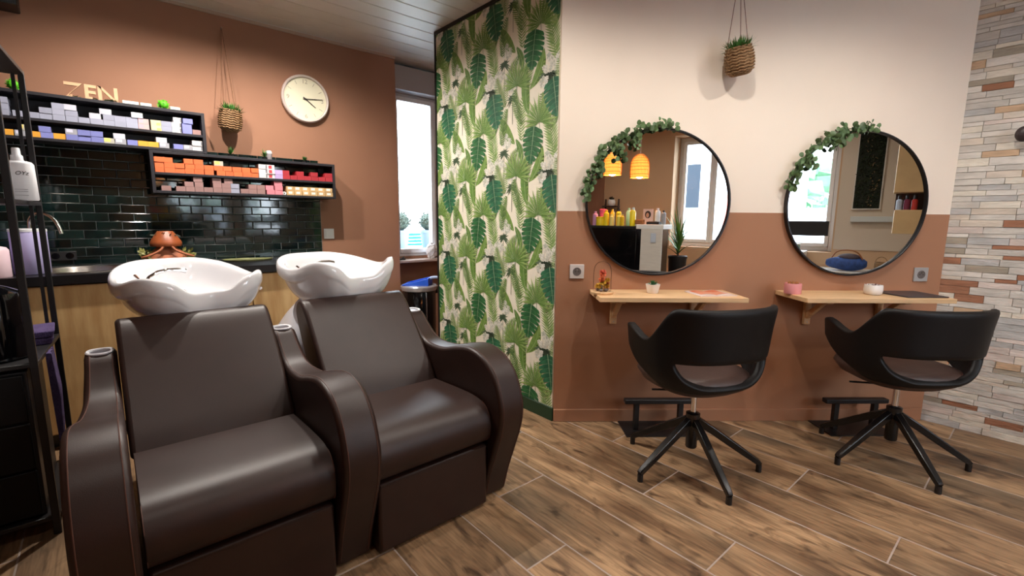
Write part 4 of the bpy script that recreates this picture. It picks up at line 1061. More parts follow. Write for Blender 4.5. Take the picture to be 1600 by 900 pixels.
MB().lathe([(0.222, 0.000), (0.222, 0.004), (0.214, 0.006), (0.200, 0.003), (0.194, -0.012), (0.185, -0.09), (0.15, -0.125), (0.03, -0.130), (0.001, -0.130)], 48, cap0=False).build('bowl', m_steel, t, ang=50)
MB().lathe([(0.03, -0.129), (0.03, -0.126), (0.01, -0.127)], 20).build('drain', m_chrome, t)
t = thing('kitchen_tap', 'curved chrome tap over the round sink', 'tap', (-0.30, 3.66, 0.90))
MB().lathe([(0.026, 0), (0.026, 0.006), (0.018, 0.012), (0.018, 0.09), (0.012, 0.10)], 20).build('tap_body', m_chrome, t)
arc = [(0, 0, 0.09), (0, 0, 0.24), (0.012, -0.012, 0.285), (0.04, -0.03, 0.305), (0.075, -0.055, 0.30), (0.105, -0.075, 0.27), (0.122, -0.085, 0.225), (0.127, -0.09, 0.195)]
MB().tube(catmull(arc, 4), 0.0105, 12).build('spout', m_chrome, t)
MB().tube([(0.012, 0, 0.07), (0.05, -0.01, 0.10)], 0.006, 8).build('lever', m_chrome, t)
t = thing('wall_socket', 'black double socket low on the dark tiles behind the tap', 'socket', (-0.19, 3.768, 0.962))
MB().box(-0.06, -0.010, -0.026, 0.06, 0.0, 0.026).build('plate', m_black, t, bevel=0.002)
for sx in (-0.03, 0.03): MB().cyl((sx, -0.011, 0), (sx, -0.0101, 0), 0.018, n=20).build('socket_well', m_blackgloss, t)

# ornament: curved terracotta arms under an orange dome, with leaves
t = thing('terracotta_ornament', 'terracotta ornament with curved arms and leaves against the dark tiles', 'ornament', (0.288, 3.60, 0.90))
m_tc = mat('terracotta_clay', (180, 106, 72), 0.6, var=0.12, scale=30)
dm = MB(); dm.lathe([(0.078, 0.112), (0.083, 0.124), (0.080, 0.140), (0.062, 0.172), (0.045, 0.196), (0.040, 0.204), (0.002, 0.206)], 32); dm.build('dome', mat('orange_glaze', (150, 78, 42), 0.4, var=0.25, scale=18), t)
MB().lathe([(0.112, 0.0), (0.116, 0.03), (0.092, 0.068), (0.052, 0.104), (0.042, 0.118), (0.002, 0.119)], 28, T=Matrix.Diagonal((1, 0.6, 1, 1))).build('body', m_tc, t)
for sx in (-1, 1):
    MB().tube(catmull([(sx * 0.022, -0.07, 0.112), (sx * 0.040, -0.075, 0.090), (sx * 0.075, -0.078, 0.070), (sx * 0.110, -0.075, 0.056), (sx * 0.128, -0.06, 0.050)], 4), [0.007] * 17, 8).build('arm', m_tc, t)
random.seed(13); f = MB()
for i in range(60):
    a = random.uniform(0, 2 * PI); q = random.uniform(0.0, 0.05); p = Vector((q * math.cos(a), q * math.sin(a), 0.195 - q * 0.35)); d = Vector((math.cos(a), math.sin(a), random.uniform(-0.3, 0.6))).normalized(); e_ = d.orthogonal().normalized()
    f.add([p, p + d * 0.018 + e_ * 0.008, p + d * 0.03, p + d * 0.018 - e_ * 0.008], [(0, 1, 2, 3)])
stuff(f.build('top_leaves', mat('dark_moss_leaf', (34, 40, 20), 0.7, var=0.3), t, smooth=False, fix=False))
random.seed(12); f = MB()
for i in range(120):
    sx = random.choice((-1, 1)); p = Vector((sx * random.uniform(0.07, 0.125), random.uniform(-0.05, 0.03), random.uniform(0.03, 0.085))); d = Vector((sx * random.uniform(0, 1), random.uniform(-1, 0.3), random.uniform(-0.2, 1))).normalized(); e_ = d.orthogonal().normalized(); L_ = random.uniform(0.018, 0.032)
    f.add([p, p + d * L_ * 0.6 + e_ * 0.008, p + d * L_, p + d * L_ * 0.6 - e_ * 0.008], [(0, 1, 2, 3)])
stuff(f.build('leaves', mat('olive_leaf', (122, 120, 62), 0.6, var=0.3, scale=50), t, smooth=False, fix=False))
t = thing('leaf_plate', 'flat green leaf-shaped plate on the black worktop by the tiles', 'plate', (0.755, 3.62, 0.90), -0.05)
pl = []
for q, z in ((1, 0.002), (1.03, 0.010), (0.96, 0.010), (0.9, 0.005), (0.2, 0.004)):
    pl.append([(0.15 * q * math.cos(a) * (1 - 0.12 * math.cos(a)), 0.085 * q * math.sin(a) * (1 - 0.35 * math.cos(a)), z) for a in [2 * PI * j / 32 for j in range(32)]])
MB().loft(pl).build('plate_body', mat('olive_green_glaze', (126, 128, 84), 0.4, var=0.3, scale=20), t)
# containers on the worktop
def bottle(name, label, loc, prof, m, cap, capm, cat='bottle', rz=0, flat=1.0, txt=None):
    t = thing(name, label, cat, loc, rz)
    T = Matrix.Diagonal((1, flat, 1, 1))
    MB().lathe(prof, 28, T=T).build('bottle_body', m, t, ang=50)
    if cap: MB().lathe(cap, 18).build('cap', capm, t, ang=50)
    return t
m_lilac = mat('lilac_plastic', (186, 178, 222), 0.4); m_palepink = mat('pale_pink_plastic', (222, 194, 202), 0.35); m_wp = mat('white_bottle_plastic', (226, 226, 230), 0.35)
bottle('tub', 'large lilac tub with white lid rim on the worktop behind the rack', (-0.288, 3.39, 0.90), [(0.066, 0), (0.07, 0.004), (0.07, 0.215), (0.068, 0.22)], m_lilac, [(0.0715, 0.214), (0.0715, 0.226), (0.068, 0.228), (0.001, 0.228)], m_wp, 'tub')
bottle('pump_bottle', 'pale pink bottle with white cap on the worktop behind the rack', (-0.405, 3.28, 0.90), [(0.054, 0), (0.056, 0.004), (0.056, 0.130), (0.048, 0.142), (0.022, 0.15), (0.022, 0.155)], m_palepink, [(0.024, 0.15), (0.024, 0.19), (0.02, 0.196), (0.001, 0.196)], m_wp)
bottle('lotion_bottle', 'tall lilac bottle with white cap at the left edge of the worktop', (-0.47, 3.40, 0.90), [(0.055, 0), (0.057, 0.004), (0.057, 0.20), (0.05, 0.214)], mat('soft_lilac', (196, 186, 226), 0.4), [(0.05, 0.212), (0.05, 0.25), (0.001, 0.25)], m_wp)

# ================================================================== BLACK METAL RACK
RX0, RX1, RY0, RY1 = -0.85, -0.215, 2.35, 2.90
t = thing('metal_rack', 'tall black metal rack at the far left of the picture', 'rack', ((RX0 + RX1) / 2, (RY0 + RY1) / 2, 0))
ox, oy = (RX0 + RX1) / 2, (RY0 + RY1) / 2
def post(x, y, r, z1): MB().box(x - r - ox, y - r - oy, 0, x + r - ox, y + r - oy, z1).build('post', m_black, t, bevel=0.002)
post(-0.232, 2.36, 0.011, 1.80); post(-0.200, 2.89, 0.010, 1.785); post(-0.84, 2.36, 0.011, 1.80); post(-0.84, 2.89, 0.010, 1.785)
MB().box(-0.224 - 0.006 - ox, 2.885 - 0.006 - oy, 0.68, -0.224 + 0.006 - ox, 2.885 + 0.006 - oy, 1.785).build('brace', m_black, t)
m_rackshelf = mat('dark_rack_shelf', (40, 30, 24), 0.5)
for z, mm in ((1.772, m_rackshelf), (1.236, m_black), (0.655, m_black), (0.06, m_black)):
    MB().prism([(-0.85 - ox, 2.35 - oy), (-0.222 - ox, 2.35 - oy), (-0.190 - ox, 2.90 - oy), (-0.85 - ox, 2.90 - oy)], z, z + 0.016, 'z').build('shelf', mm, t, bevel=0.002)
bottle('spray_bottle', 'white spray bottle with black script on the upper rack shelf, right', (-0.222, 2.60, 1.252), [(0.045, 0), (0.048, 0.004), (0.045, 0.135), (0.038, 0.144), (0.019, 0.148), (0.019, 0.150)], m_wp, [(0.018, 0.147), (0.018, 0.165), (0.013, 0.170), (0.012, 0.192), (0.010, 0.195), (0.001, 0.195)], m_wp, 'bottle', R(-4), 0.7)
tb_ = [o for o in bpy.data.objects if o.name.startswith('spray_bottle')][0]
tx = inst('lettering', text_mesh('OYz', 0.020, 0.0004, shear=0.3), tb_, (0.012, -0.0325, 0.100), (R(90), 0, R(10))); tx.data.materials.append(m_black)
bl_ = MB()
for z in (0.040, 0.032, 0.018): bl_.box(-0.012, -0.0335, z, 0.024, -0.030, z + 0.0012)
bl_.build('label_lines', mat('label_grey', (120, 116, 124), 0.5), tb_, smooth=False)
bottle('lotion_bottle', 'white bottle at the left picture edge on the upper rack shelf', (-0.372, 2.52, 1.252), [(0.055, 0), (0.058, 0.004), (0.056, 0.14), (0.048, 0.15)], m_wp, [(0.03, 0.148), (0.03, 0.185), (0.001, 0.186)], m_wp)
t = thing('black_canister', 'glossy black canister with bright edge on the middle rack shelf', 'canister', (-0.335, 2.50, 0.671))
MB().lathe([(0.088, 0), (0.094, 0.006), (0.094, 0.22), (0.088, 0.245), (0.05, 0.265), (0.02, 0.275)], 32).build('canister_body', m_blackgloss, t)
MB().lathe([(0.018, 0.272), (0.018, 0.29), (0.03, 0.295), (0.03, 0.305), (0.001, 0.307)], 18).build('lid_knob', m_blackgloss, t)
m_towel = mat('purple_towelling', (84, 68, 112), 0.95, var=0.2, scale=40, bump=0.8, bscale=260)
for i, (z, lb, dx) in enumerate(((0.671, 'folded dark purple towel, lowest on the middle rack shelf', 0), (0.700, 'folded purple towel lying on the dark one on the rack', 0.006))):
    t = thing('folded_towel', lb, 'towel', (-0.262 + dx, 2.76, z), 0.05)
    P = []
    for k in range(15):
        y = -0.10 + 0.2 * k / 14; P.append([(x, y, (0.0 if s_ == 0 else 0.027) + 0.002 * math.sin(9 * x * 10 + k * 0.7) * s_) for x, s_ in ((-0.06, 0), (0.055, 0), (0.064, 0.5), (0.055, 1), (-0.06, 1), (-0.068, 0.5))])
    MB().loft(P).build('towel_cloth', m_towel, t, bevel=0.004)
t = thing('hanging_towel', 'dark purple towel hanging over the right side of the rack', 'towel', (-0.214, 2.62, 0.30), 0.05)
P = []
for k in range(13):
    y = -0.10 + 0.2 * k / 12; w_ = 0.010 + 0.004 * math.sin(k * 1.7)
    P.append([(w_ * 0.2, y, 0.0), (w_ + 0.006, y, 0.0), (w_ + 0.012, y * 0.95, 0.18), (w_ + 0.002, y * 0.9, 0.36), (w_ * 0.1 - 0.006, y * 0.9, 0.362), (w_ * 0.2 - 0.004, y * 0.95, 0.18)])
MB().loft(P).build('towel_cloth', m_towel, t)
t = thing('drawer_tower', 'black drawer tower in the lower half of the metal rack', 'drawer unit', (-0.545, 2.62, 0.077))
MB().box(-0.29, -0.235, 0.0, 0.29, 0.25, 0.56).build('carcass', m_black, t, bevel=0.004)
for k in range(3):
    d = MB().box(-0.28, -0.252, 0.01 + k * 0.183, 0.28, -0.236, 0.185 + k * 0.183).build('drawer', mat('drawer_black', (10, 9, 11), 0.55, spec=0.25), t, bevel=0.004)
    MB().box(-0.06, -0.262, 0.13 + k * 0.183, 0.06, -0.252, 0.142 + k * 0.183).build('handle', m_black, d, bevel=0.002)
t = thing('paper_slip', 'white paper slip sticking out over the black drawers', 'paper', (-0.36, 2.38, 0.640))
MB().box(-0.10, -0.12, 0.0, 0.035, 0.0, 0.0022).build('sheet', mat('white_paper', (236, 234, 226), 0.6), t, smooth=False)
t = thing('wall_box', 'small black box with a glint, high in the upper left corner', 'box', (-0.33, 3.70, 2.36))
MB().box(-0.10, -0.08, -0.10, 0.10, 0.08, 0.16).build('case', m_black, t, bevel=0.006)
MB().lathe([(0.045, 0), (0.045, 0.004), (0.03, -0.004), (0.002, 0.004)], 24, T=rot_T((-0.01, -0.081, 0.03), R(90), 0, 0)).build('lens', m_blackgloss, t)

# ================================================================== BIN, DUSTPAN, SILL THINGS
t = thing('pedal_bin', 'black glossy pedal bin with silver rim behind the right wash chair', 'bin', (2.02, 3.55, 0))
MB().lathe([(0.135, 0.0), (0.142, 0.01), (0.142, 0.575), (0.135, 0.585)], 40).build('bin_body', m_blackgloss, t)
MB().lathe([(0.150, 0.585), (0.156, 0.600), (0.156, 0.618), (0.148, 0.628), (0.138, 0.630)], 40, cap0=True, cap1=True).build('lid', mat('silver_lid', (206, 208, 216), 0.22, 0.6), t)
MB().box(-0.03, -0.185, 0.015, 0.03, -0.14, 0.027).build('pedal', m_steel, t, bevel=0.003)
MB().box(0.13, -0.03, 0.54, 0.18, 0.03, 0.60).build('hinge', m_blackgloss, t, bevel=0.006)
t = thing('dustpan', 'bright blue dustpan lying on the pedal bin lid', 'dustpan', (2.02, 3.55, 0.630), R(-42))
m_blue = mat('blue_plastic', (36, 92, 214), 0.4)
d = MB(); d.loft([[(-0.125, -0.10, 0.0), (0.10, -0.10, 0.0), (0.10, 0.10, 0.0), (-0.125, 0.10, 0.0)], [(-0.125, -0.10, 0.006), (0.10, -0.10, 0.006), (0.10, 0.10, 0.006), (-0.125, 0.10, 0.006)]])
for sy in (-0.10, 0.092): d.prism([(-0.125, 0.006), (0.10, 0.006), (0.10, 0.062)], sy, sy + 0.008, 'y')
d.box(0.092, -0.092, 0.006, 0.10, 0.092, 0.062)
d.build('pan', m_blue, t, bevel=0.002)
MB().tube(catmull([(0.095, 0, 0.05), (0.13, 0, 0.062), (0.19, 0, 0.060), (0.215, 0, 0.052)], 3), 0.013, 10).build('pan_handle', mat('pale_blue_handle', (170, 186, 222), 0.4), t)
t = thing('white_bag', 'crumpled white plastic bag on the right end of the window sill', 'bag', (2.345, 3.87, 0.818))
random.seed(15); f = MB(); f.ball((0, 0, 0.07), 0.055, 0.045, 0.075, 18, 12)
f.v = [(x + random.uniform(-0.008, 0.008), y + random.uniform(-0.008, 0.008), max(0.0, z + random.uniform(-0.008, 0.008))) for x, y, z in f.v]
f.build('bag_film', m_wp, t, smooth=False)
t = thing('black_clip', 'small black object on the left end of the window sill', 'clip', (2.03, 3.86, 0.818))
MB().box(-0.045, -0.012, 0, 0.03, 0.014, 0.016).build('clip_body', m_black, t, bevel=0.004)
MB().cyl((0.0, 0, 0.016), (0.02, 0, 0.026), 0.006, n=10).build('clip_knob', m_black, t)
t = thing('wall_hook', 'dark round coat hook on the stone wall at the right picture edge', 'hook', (XS - 0.02, 0.165, 1.655))
MB().cyl((0, 0, 0), (-0.035, 0, 0), 0.02, n=20).build('stem', m_black, t)
MB().ball((-0.045, 0, 0), 0.022, 0.034, 0.040, 16, 10).build('knob', mat('dark_knob', (58, 48, 50), 0.4), t)

# ================================================================== WALLPAPER PRINT (flat printed shapes on the partition)
PV, PF, PC = [], [], []
YMIN, YMAX, ZMIN, ZMAX = 1.8565, 3.089, 0.084, CEIL - 0.0225
_lay = [0.0]
def clip(poly):
    def cl_(P, ax, v, keep):
        out = []
        for i in range(len(P)):
            a, b_ = P[i - 1], P[i]; ia, ib = keep(a[ax], v), keep(b_[ax], v)
            if ia != ib:
                q = (v - a[ax]) / (b_[ax] - a[ax]); out.append(tuple(a[k] + (b_[k] - a[k]) * q for k in range(len(a))))
            if ib: out.append(b_)
        return out
    for ax, v, kp in ((0, YMIN, lambda a, b_: a >= b_), (0, YMAX, lambda a, b_: a <= b_), (1, ZMIN, lambda a, b_: a >= b_), (1, ZMAX, lambda a, b_: a <= b_)):
        if not poly: return []
        poly = cl_(poly, ax, v, kp)
    return poly
def pp(poly, cols):
    """poly: list of (s, z) in the pattern's frame with s to the right as seen; one colour or one per vertex"""
    if not isinstance(cols, list): cols = [cols] * len(poly)
    cols = [tuple(x * (0.86 if i != 1 else 0.90) for i, x in enumerate(c)) if c[1] > c[0] + 6 else c for c in cols]
    P = clip([(p[0], p[1], *c) for p, c in zip(poly, cols)])
    if len(P) < 3: return
    k = len(PV)
    for q in P: PV.append((1.939 - 0.0003 - _lay[0], q[0], q[1])); PC.append((*lin(q[2:5]), 1))
    PF.append(tuple(range(k, k + len(P))))
def nextlay(): _lay[0] += 0.000012
def xf(cy, cz, rot):
    c, s_ = math.cos(rot), math.sin(rot)
    # s grows to the right as seen in the picture = -Y in the room
    return lambda s, z: (cy - (s * c - z * s_), cz + (s * s_ + z * c))
def cmix(a, b_, t): return tuple(x + (y - x) * t for x, y in zip(a, b_))
def monstera(cy, cz, w, h, rot, dark, light, vein=(190, 205, 170)):
    T = xf(cy, cz, rot); nextlay(); N_ = 8
    def outl(t):   # t from 0 at the stem end (top) to 1 at the tip (bottom)
        return w * 0.5 * (math.sin(PI * (0.10 + 0.90 * t) ** 0.85)) ** 0.6 if 0 < t < 1 else 0.0
    def mid(t): return h * (0.5 - t)
    for sd in (-1, 1):
        for i in range(N_):
            t0, t1 = i / N_, (i + 1) / N_
            gp_ = 0.34 if 0 < i < N_ - 1 else 0.2
            to0, to1 = t0 + (t1 - t0) * gp_ * 0.6 - 0.045, t1 - (t1 - t0) * gp_ - 0.045 + 0.02
            to0, to1 = max(0.015, to0 + 0.12), min(0.992, to1 + 0.12)
            if to1 - to0 < 0.012: continue
            c0, c1 = cmix(dark, light, 0.25 + 0.5 * (i % 2)), cmix(dark, light, 0.75 - 0.5 * (i % 2))
            inner = 0.58 if i % 2 else 0.40
            A = T(0, mid(t0)); B = T(0, mid(t1))
            a1 = T(sd * outl(max(0.02, t0 + 0.03)) * inner, mid(t0 + 0.025)); b1 = T(sd * outl(min(0.98, t1 + 0.03)) * inner, mid(min(1, t1 + 0.025)))
            if i == N_ - 1: b1 = B
            a2 = T(sd * outl(to0), mid(to0)); b2 = T(sd * outl(to1), mid(to1)); tm_ = (to0 + to1) / 2; m2 = T(sd * outl(tm_) * 1.05, mid(tm_))
            pp([A, B, b1, a1], [dark, dark, c0, c0])
            pp([a1, b1, b2, m2, a2], [c0, c0, c1, c1, c1])
    nextlay()
    pp([T(-0.002, h * 0.52), T(0.002, h * 0.52), T(0.0008, -h * 0.5), T(-0.0008, -h * 0.5)], vein)
    for i in range(1, 7):
        t0 = i / 8
        for sd in (-1, 1): pp([T(0, mid(t0) + 0.001), T(0, mid(t0) - 0.001), T(sd * outl(t0 + 0.08) * 0.8, mid(t0 + 0.06))], cmix(light, vein, 0.5))
def fan(cy, cz, r, rot, c0, c1, spread=214, n_=15):
    T = xf(cy, cz, rot); nextlay()
    for i in range(n_):
        a = R(90 - spread / 2 + spread * i / (n_ - 1)); L_ = r * (0.82 + 0.18 * math.sin(PI * i / (n_ - 1))) * (0.94 + 0.06 * (i % 2))
        d = (math.cos(a), math.sin(a)); e_ = (-d[1], d[0]); w_ = r * 0.050
        f = lambda l, q: T(d[0] * l + e_[0] * q, d[1] * l + e_[1] * q)
        cc = cmix(c0, c1, 0.2 + 0.6 * (i % 2))
        pp([f(0, 0), f(L_ * 0.55, w_), f(L_, 0), f(L_ * 0.55, 0)], [c0, cc, c1, c0])
        pp([f(0, 0), f(L_ * 0.55, 0), f(L_, 0), f(L_ * 0.55, -w_)], [c0, c0, c1, cmix(cc, c0, 0.5)])
    nextlay(); pp([T(-0.0018, 0.01), T(0.0018, 0.01), T(0.0025, -r * 0.55), T(0.0005, -r * 0.55)], cmix(c0, (60, 80, 40), 0.5))
def fern(cy, cz, w, h, rot, c0, c1, bend=0.15, n_=17):
    T = xf(cy, cz, rot); nextlay()
    def mid(t): return (bend * h * (t - 0.5) ** 2 * 2, h * (t - 0.5))
    for i in range(n_):
        t = (i + 0.5) / n_; m = mid(t); L_ = w * 0.5 * (math.sin(PI * (0.12 + 0.85 * t))) ** 0.7
        for sd in (-1, 1):
            cc = cmix(c0, c1, (i % 3) / 2)
            d = (sd * 0.80, 0.60); e_ = (-d[1] * sd, d[0] * sd); w_ = h / n_ * 0.30
            f = lambda l, q: T(m[0] + d[0] * l + e_[0] * q, m[1] + d[1] * l + e_[1] * q)
            pp([f(0, -w_ * 0.6), f(L_ * 0.5, -w_), f(L_, 0), f(L_ * 0.5, w_), f(0, w_ * 0.6)], [c0, cc, c1, cc, c0])
    for i in range(8):
        a, b_ = mid(i / 8), mid((i + 1) / 8); pp([T(a[0] - 0.0015, a[1]), T(a[0] + 0.0015, a[1]), T(b_[0] + 0.0012, b_[1]), T(b_[0] - 0.0012, b_[1])], c1)
def banana(cy, cz, w, h, rot, c0, c1, bend=0.3, notch=False):
    T = xf(cy, cz, rot); nextlay(); N_ = 12
    def mid(t): return (bend * h * 4 * (t - 0.5) ** 2, h * (t - 0.5))
    def half(t): return w * 0.5 * max(0, math.sin(PI * min(1, max(0, 0.04 + 0.94 * t)))) ** 0.75
    for i in range(N_):
        t0, t1 = i / N_, (i + 1) / N_; a, b_ = mid(t0), mid(t1)
        for sd in (-1, 1):
            cc = cmix(c0, c1, (0.15 if i % 2 else 0.55) + (0.3 if sd > 0 else 0))
            pp([T(*a), T(*b_), T(b_[0] + sd * half(t1), b_[1] + 0.01), T(a[0] + sd * half(t0), a[1] + 0.01)], [c0, c0, cc, cc])
            if notch and sd > 0 and 1 < i < N_ - 2:
                pp([T(a[0] + half(t0) * 0.25, a[1] + 0.004), T(a[0] + half(t0) * 0.9, a[1] + 0.012), T(a[0] + half(t0) * 0.8, a[1] + 0.020)], (66, 96, 52))
    nextlay()
    for i in range(N_):
        a, b_ = mid(i / N_), mid((i + 1) / N_); pp([T(a[0] - 0.0014, a[1]), T(a[0] + 0.0014, a[1]), T(b_[0] + 0.001, b_[1]), T(b_[0] - 0.001, b_[1])], (196, 206, 150))
def blossom(cy, cz, r, seed, c_list):
    rj = random.Random(seed); nextlay()
    for i in range(24):
        a = rj.uniform(0, 2 * PI); q = r * math.sqrt(rj.random()) * 0.85; x, z = q * math.cos(a), q * math.sin(a) * 0.8; pr_ = r * rj.uniform(0.16, 0.34); c = rj.choice(c_list); b0 = rj.uniform(0, PI)
        T = xf(cy, cz, 0); nextlay()
        for k in range(5):
            b1 = b0 + 2 * PI * k / 5; d = (math.cos(b1), math.sin(b1)); e_ = (-d[1], d[0])
            pp([T(x, z), T(x + d[0] * pr_ * 0.6 + e_[0] * pr_ * 0.34, z + d[1] * pr_ * 0.6 + e_[1] * pr_ * 0.34), T(x + d[0] * pr_, z + d[1] * pr_), T(x + d[0] * pr_ * 0.6 - e_[0] * pr_ * 0.34, z + d[1] * pr_ * 0.6 - e_[1] * pr_ * 0.34)], [cmix(c, (120, 124, 108), 0.45), c, c, c])
def palmtree(cy, cz, r, seed, c0, trunk=0.12):
    rj = random.Random(seed); T = xf(cy, cz, 0); nextlay()
    pp([T(-0.0025, 0), T(0.0025, 0), T(0.002, -trunk), T(-0.002, -trunk)], (130, 128, 112))
    for i in range(15):
        a = R(-35 + 250 * i / 14); L_ = r * rj.uniform(0.75, 1.05); d = (math.cos(a), math.sin(a)); e_ = (-d[1], d[0]); w_ = r * 0.085; c = cmix(c0, (132, 146, 116), rj.random() * 0.6)
        pp([T(0, 0), T(d[0] * L_ * 0.5 + e_[0] * w_, d[1] * L_ * 0.5 + e_[1] * w_), T(d[0] * L_, d[1] * L_ - r * 0.22), T(d[0] * L_ * 0.5 - e_[0] * w_, d[1] * L_ * 0.5 - e_[1] * w_)], [c0, c, c, c])
def darkleaves(cy, cz, r, seed):
    rj = random.Random(seed); T = xf(cy, cz, 0); nextlay()
    for i in range(7):
        a = R(-170 + 160 * i / 6); L_ = r * rj.uniform(0.8, 1.1); d = (math.cos(a), math.sin(a)); e_ = (-d[1], d[0]); w_ = r * 0.17; c = cmix((58, 74, 56), (112, 128, 104), rj.random())
        pp([T(0, 0), T(d[0] * L_ * 0.55 + e_[0] * w_, d[1] * L_ * 0.55 + e_[1] * w_), T(d[0] * L_, d[1] * L_), T(d[0] * L_ * 0.55 - e_[0] * w_, d[1] * L_ * 0.55 - e_[1] * w_)], [(46, 62, 46), c, c, c])
PY, PZ = 0.528, 0.5235
LG, MG = (116, 152, 70), (168, 190, 108)
for iy in range(-1, 3):
    for iz in range(-5, 2):
        _lay[0] = 0
        a, b_ = iy * PY, iz * PZ
        W1 = [(246, 242, 234), (236, 232, 220), (220, 218, 206), (196, 200, 184)]
        fern(2.162 + a, 2.315 + b_, 0.125, 0.27, R(-6), (128, 160, 84), (178, 198, 128))
        fern(1.905 + a, 2.175 + b_, 0.15, 0.27, R(12), (120, 152, 80), (170, 190, 120), -0.15)
        fern(2.425 + a, 2.165 + b_, 0.13, 0.27, R(10), (132, 162, 90), (180, 198, 130)); fern(2.30 + a, 1.99 + b_, 0.10, 0.20, R(-14), (150, 172, 116), (190, 204, 150)); fern(2.08 + a, 2.30 + b_, 0.09, 0.17, R(-20), (150, 172, 116), (190, 204, 150))
        banana(2.290 + a, 2.245 + b_, 0.072, 0.21, R(38), (112, 146, 66), (160, 182, 98), 0.05)
        banana(2.125 + a, 1.930 + b_, 0.070, 0.27, R(4), (104, 144, 62), (158, 182, 96), 0.06, True)
        banana(2.010 + a, 2.020 + b_, 0.072, 0.22, R(-28), (118, 152, 70), (172, 192, 108), -0.12, True)
        palmtree(2.318 + a, 2.115 + b_, 0.062, 5, (66, 88, 64), 0.16)
        blossom(2.310 + a, 2.190 + b_, 0.065, 3, W1); blossom(2.270 + a, 2.020 + b_, 0.065, 8, W1); blossom(2.235 + a, 1.968 + b_, 0.05, 9, W1); blossom(2.36 + a, 2.06 + b_, 0.05, 19, W1); blossom(2.17 + a, 2.13 + b_, 0.05, 29, W1)
        palmtree(2.239 + a, 1.905 + b_, 0.060, 6, (60, 84, 60), 0.14)
        darkleaves(1.928 + a, 2.000 + b_, 0.085, 2); blossom(1.922 + a, 2.040 + b_, 0.072, 4, W1); blossom(1.975 + a, 1.955 + b_, 0.045, 14, W1)
        fern(2.10 + a, 2.05 + b_, 0.12, 0.24, R(-16), (104, 140, 72), (160, 184, 112)); fern(2.20 + a, 1.85 + b_, 0.11, 0.22, R(18), (110, 146, 78), (164, 186, 116)); fern(2.33 + a, 2.28 + b_, 0.11, 0.22, R(-12), (112, 146, 80), (168, 190, 120)); fern(1.965 + a, 1.79 + b_, 0.13, 0.22, R(20), (134, 164, 92), (186, 204, 140)); fern(2.25 + a, 2.06 + b_, 0.10, 0.20, R(-30), (120, 152, 80), (170, 190, 120)); fern(2.36 + a, 1.96 + b_, 0.11, 0.20, R(25), (150, 174, 112), (198, 210, 154)); banana(2.39 + a, 2.33 + b_, 0.05, 0.17, R(-20), (88, 126, 58), (140, 168, 92), 0.1); banana(2.16 + a, 2.12 + b_, 0.045, 0.16, R(20), (88, 126, 58), (140, 168, 92), -0.1)
        fan(2.003 + a, 2.2715 + b_, 0.165, R(4), (92, 134, 50), (200, 216, 138))
        monstera(1.880 + a, 1.862 + b_, 0.17, 0.215, R(10), (22, 88, 62), (66, 140, 100))
        fan(2.198 + a, 1.981 + b_, 0.16, R(-8), (98, 140, 54), (204, 218, 142), 205)
        monstera(2.060 + a, 2.147 + b_, 0.165, 0.215, R(-8), (22, 86, 46), (66, 136, 78))
me = bpy.data.meshes.new('printed_leaves'); me.from_pydata(PV, [], PF)
ca = me.color_attributes.new('Col', 'FLOAT_COLOR', 'POINT'); ca.data.foreach_set('color', [x for c in PC for x in c])
pm_ = bpy.data.materials.new('printed_paper'); pm_.use_nodes = True
at = pm_.node_tree.nodes.new('ShaderNodeVertexColor'); at.layer_name = 'Col'
pm_.node_tree.links.new(at.outputs['Color'], pm_.node_tree.nodes['Principled BSDF'].inputs['Base Color']); pm_.node_tree.nodes['Principled BSDF'].inputs['Roughness'].default_value = 0.65
me.materials.append(pm_)
po = bpy.data.objects.new('printed_leaves', me); COL.objects.link(po); po.parent = wp; stuff(po)

# ================================================================== BEHIND THE CAMERA (seen in the mirrors)
DY = -0.75
t = thing('reception_desk', 'black reception desk with a white panel, seen in the left mirror', 'desk', (1.16, DY, 0))
MB().box(-0.56, -0.55, 0.0, 0.13, -0.004, 1.10).build('desk_body', m_blackgloss, t, bevel=0.004)
MB().box(-0.57, -0.57, 1.10, 0.13, 0.004, 1.130).build('desk_top', m_black, t, bevel=0.004)
MB().box(0.13, -0.17, 0.0, 0.42, -0.004, 1.10).build('right_body', m_blackgloss, t, bevel=0.004)
MB().box(0.13, -0.24, 1.10, 0.43, 0.012, 1.150).build('raised_top', m_white, t, bevel=0.004)
MB().box(0.19, -0.004, 0.62, 0.42, 0.012, 1.10).build('white_panel', mat('white_ash_panel', (206, 202, 194), 0.5, var=0.06, scale=10, stretch=(1, 1, 12)), t, bevel=0.002)
MB().box(0.30, 0.012, 0.96, 0.355, 0.020, 1.06).build('notice_holder', mat('pale_blue_card', (186, 196, 210), 0.4), t, bevel=0.002)
def dbottle(x, y, w, h, c, lb, name='bottle', capc=None, z=1.130, kind=0):
    t = thing(name, lb + ' on the desk', 'bottle' if name == 'bottle' else name, (x, y, z))
    mm = mat('plastic_%d_%d_%d' % c, c, 0.4)
    if kind == 0: MB().lathe([(w / 2, 0), (w / 2, h * 0.78), (w * 0.3, h * 0.86)], 18).build('bottle_body', mm, t); MB().lathe([(w * 0.24, h * 0.85), (w * 0.24, h)], 14).build('cap', mat('cap_%d_%d_%d' % (capc or c), capc or c, 0.4), t)
    else: MB().lathe([(w / 2, 0), (w / 2, h * 0.9), (w * 0.46, h)], 20).build('bottle_body', mm, t); MB().lathe([(w * 0.51, h * 0.8), (w * 0.51, h * 0.98), (w * 0.4, h * 1.02)], 20).build('cap', mat('cap_%d_%d_%d' % (capc or c), capc or c, 0.4), t)
YE, YD = (236, 206, 36), (222, 186, 30)
dbottle(0.735, -0.86, 0.06, 0.16, (206, 150, 190), 'mauve bottle at the left end')
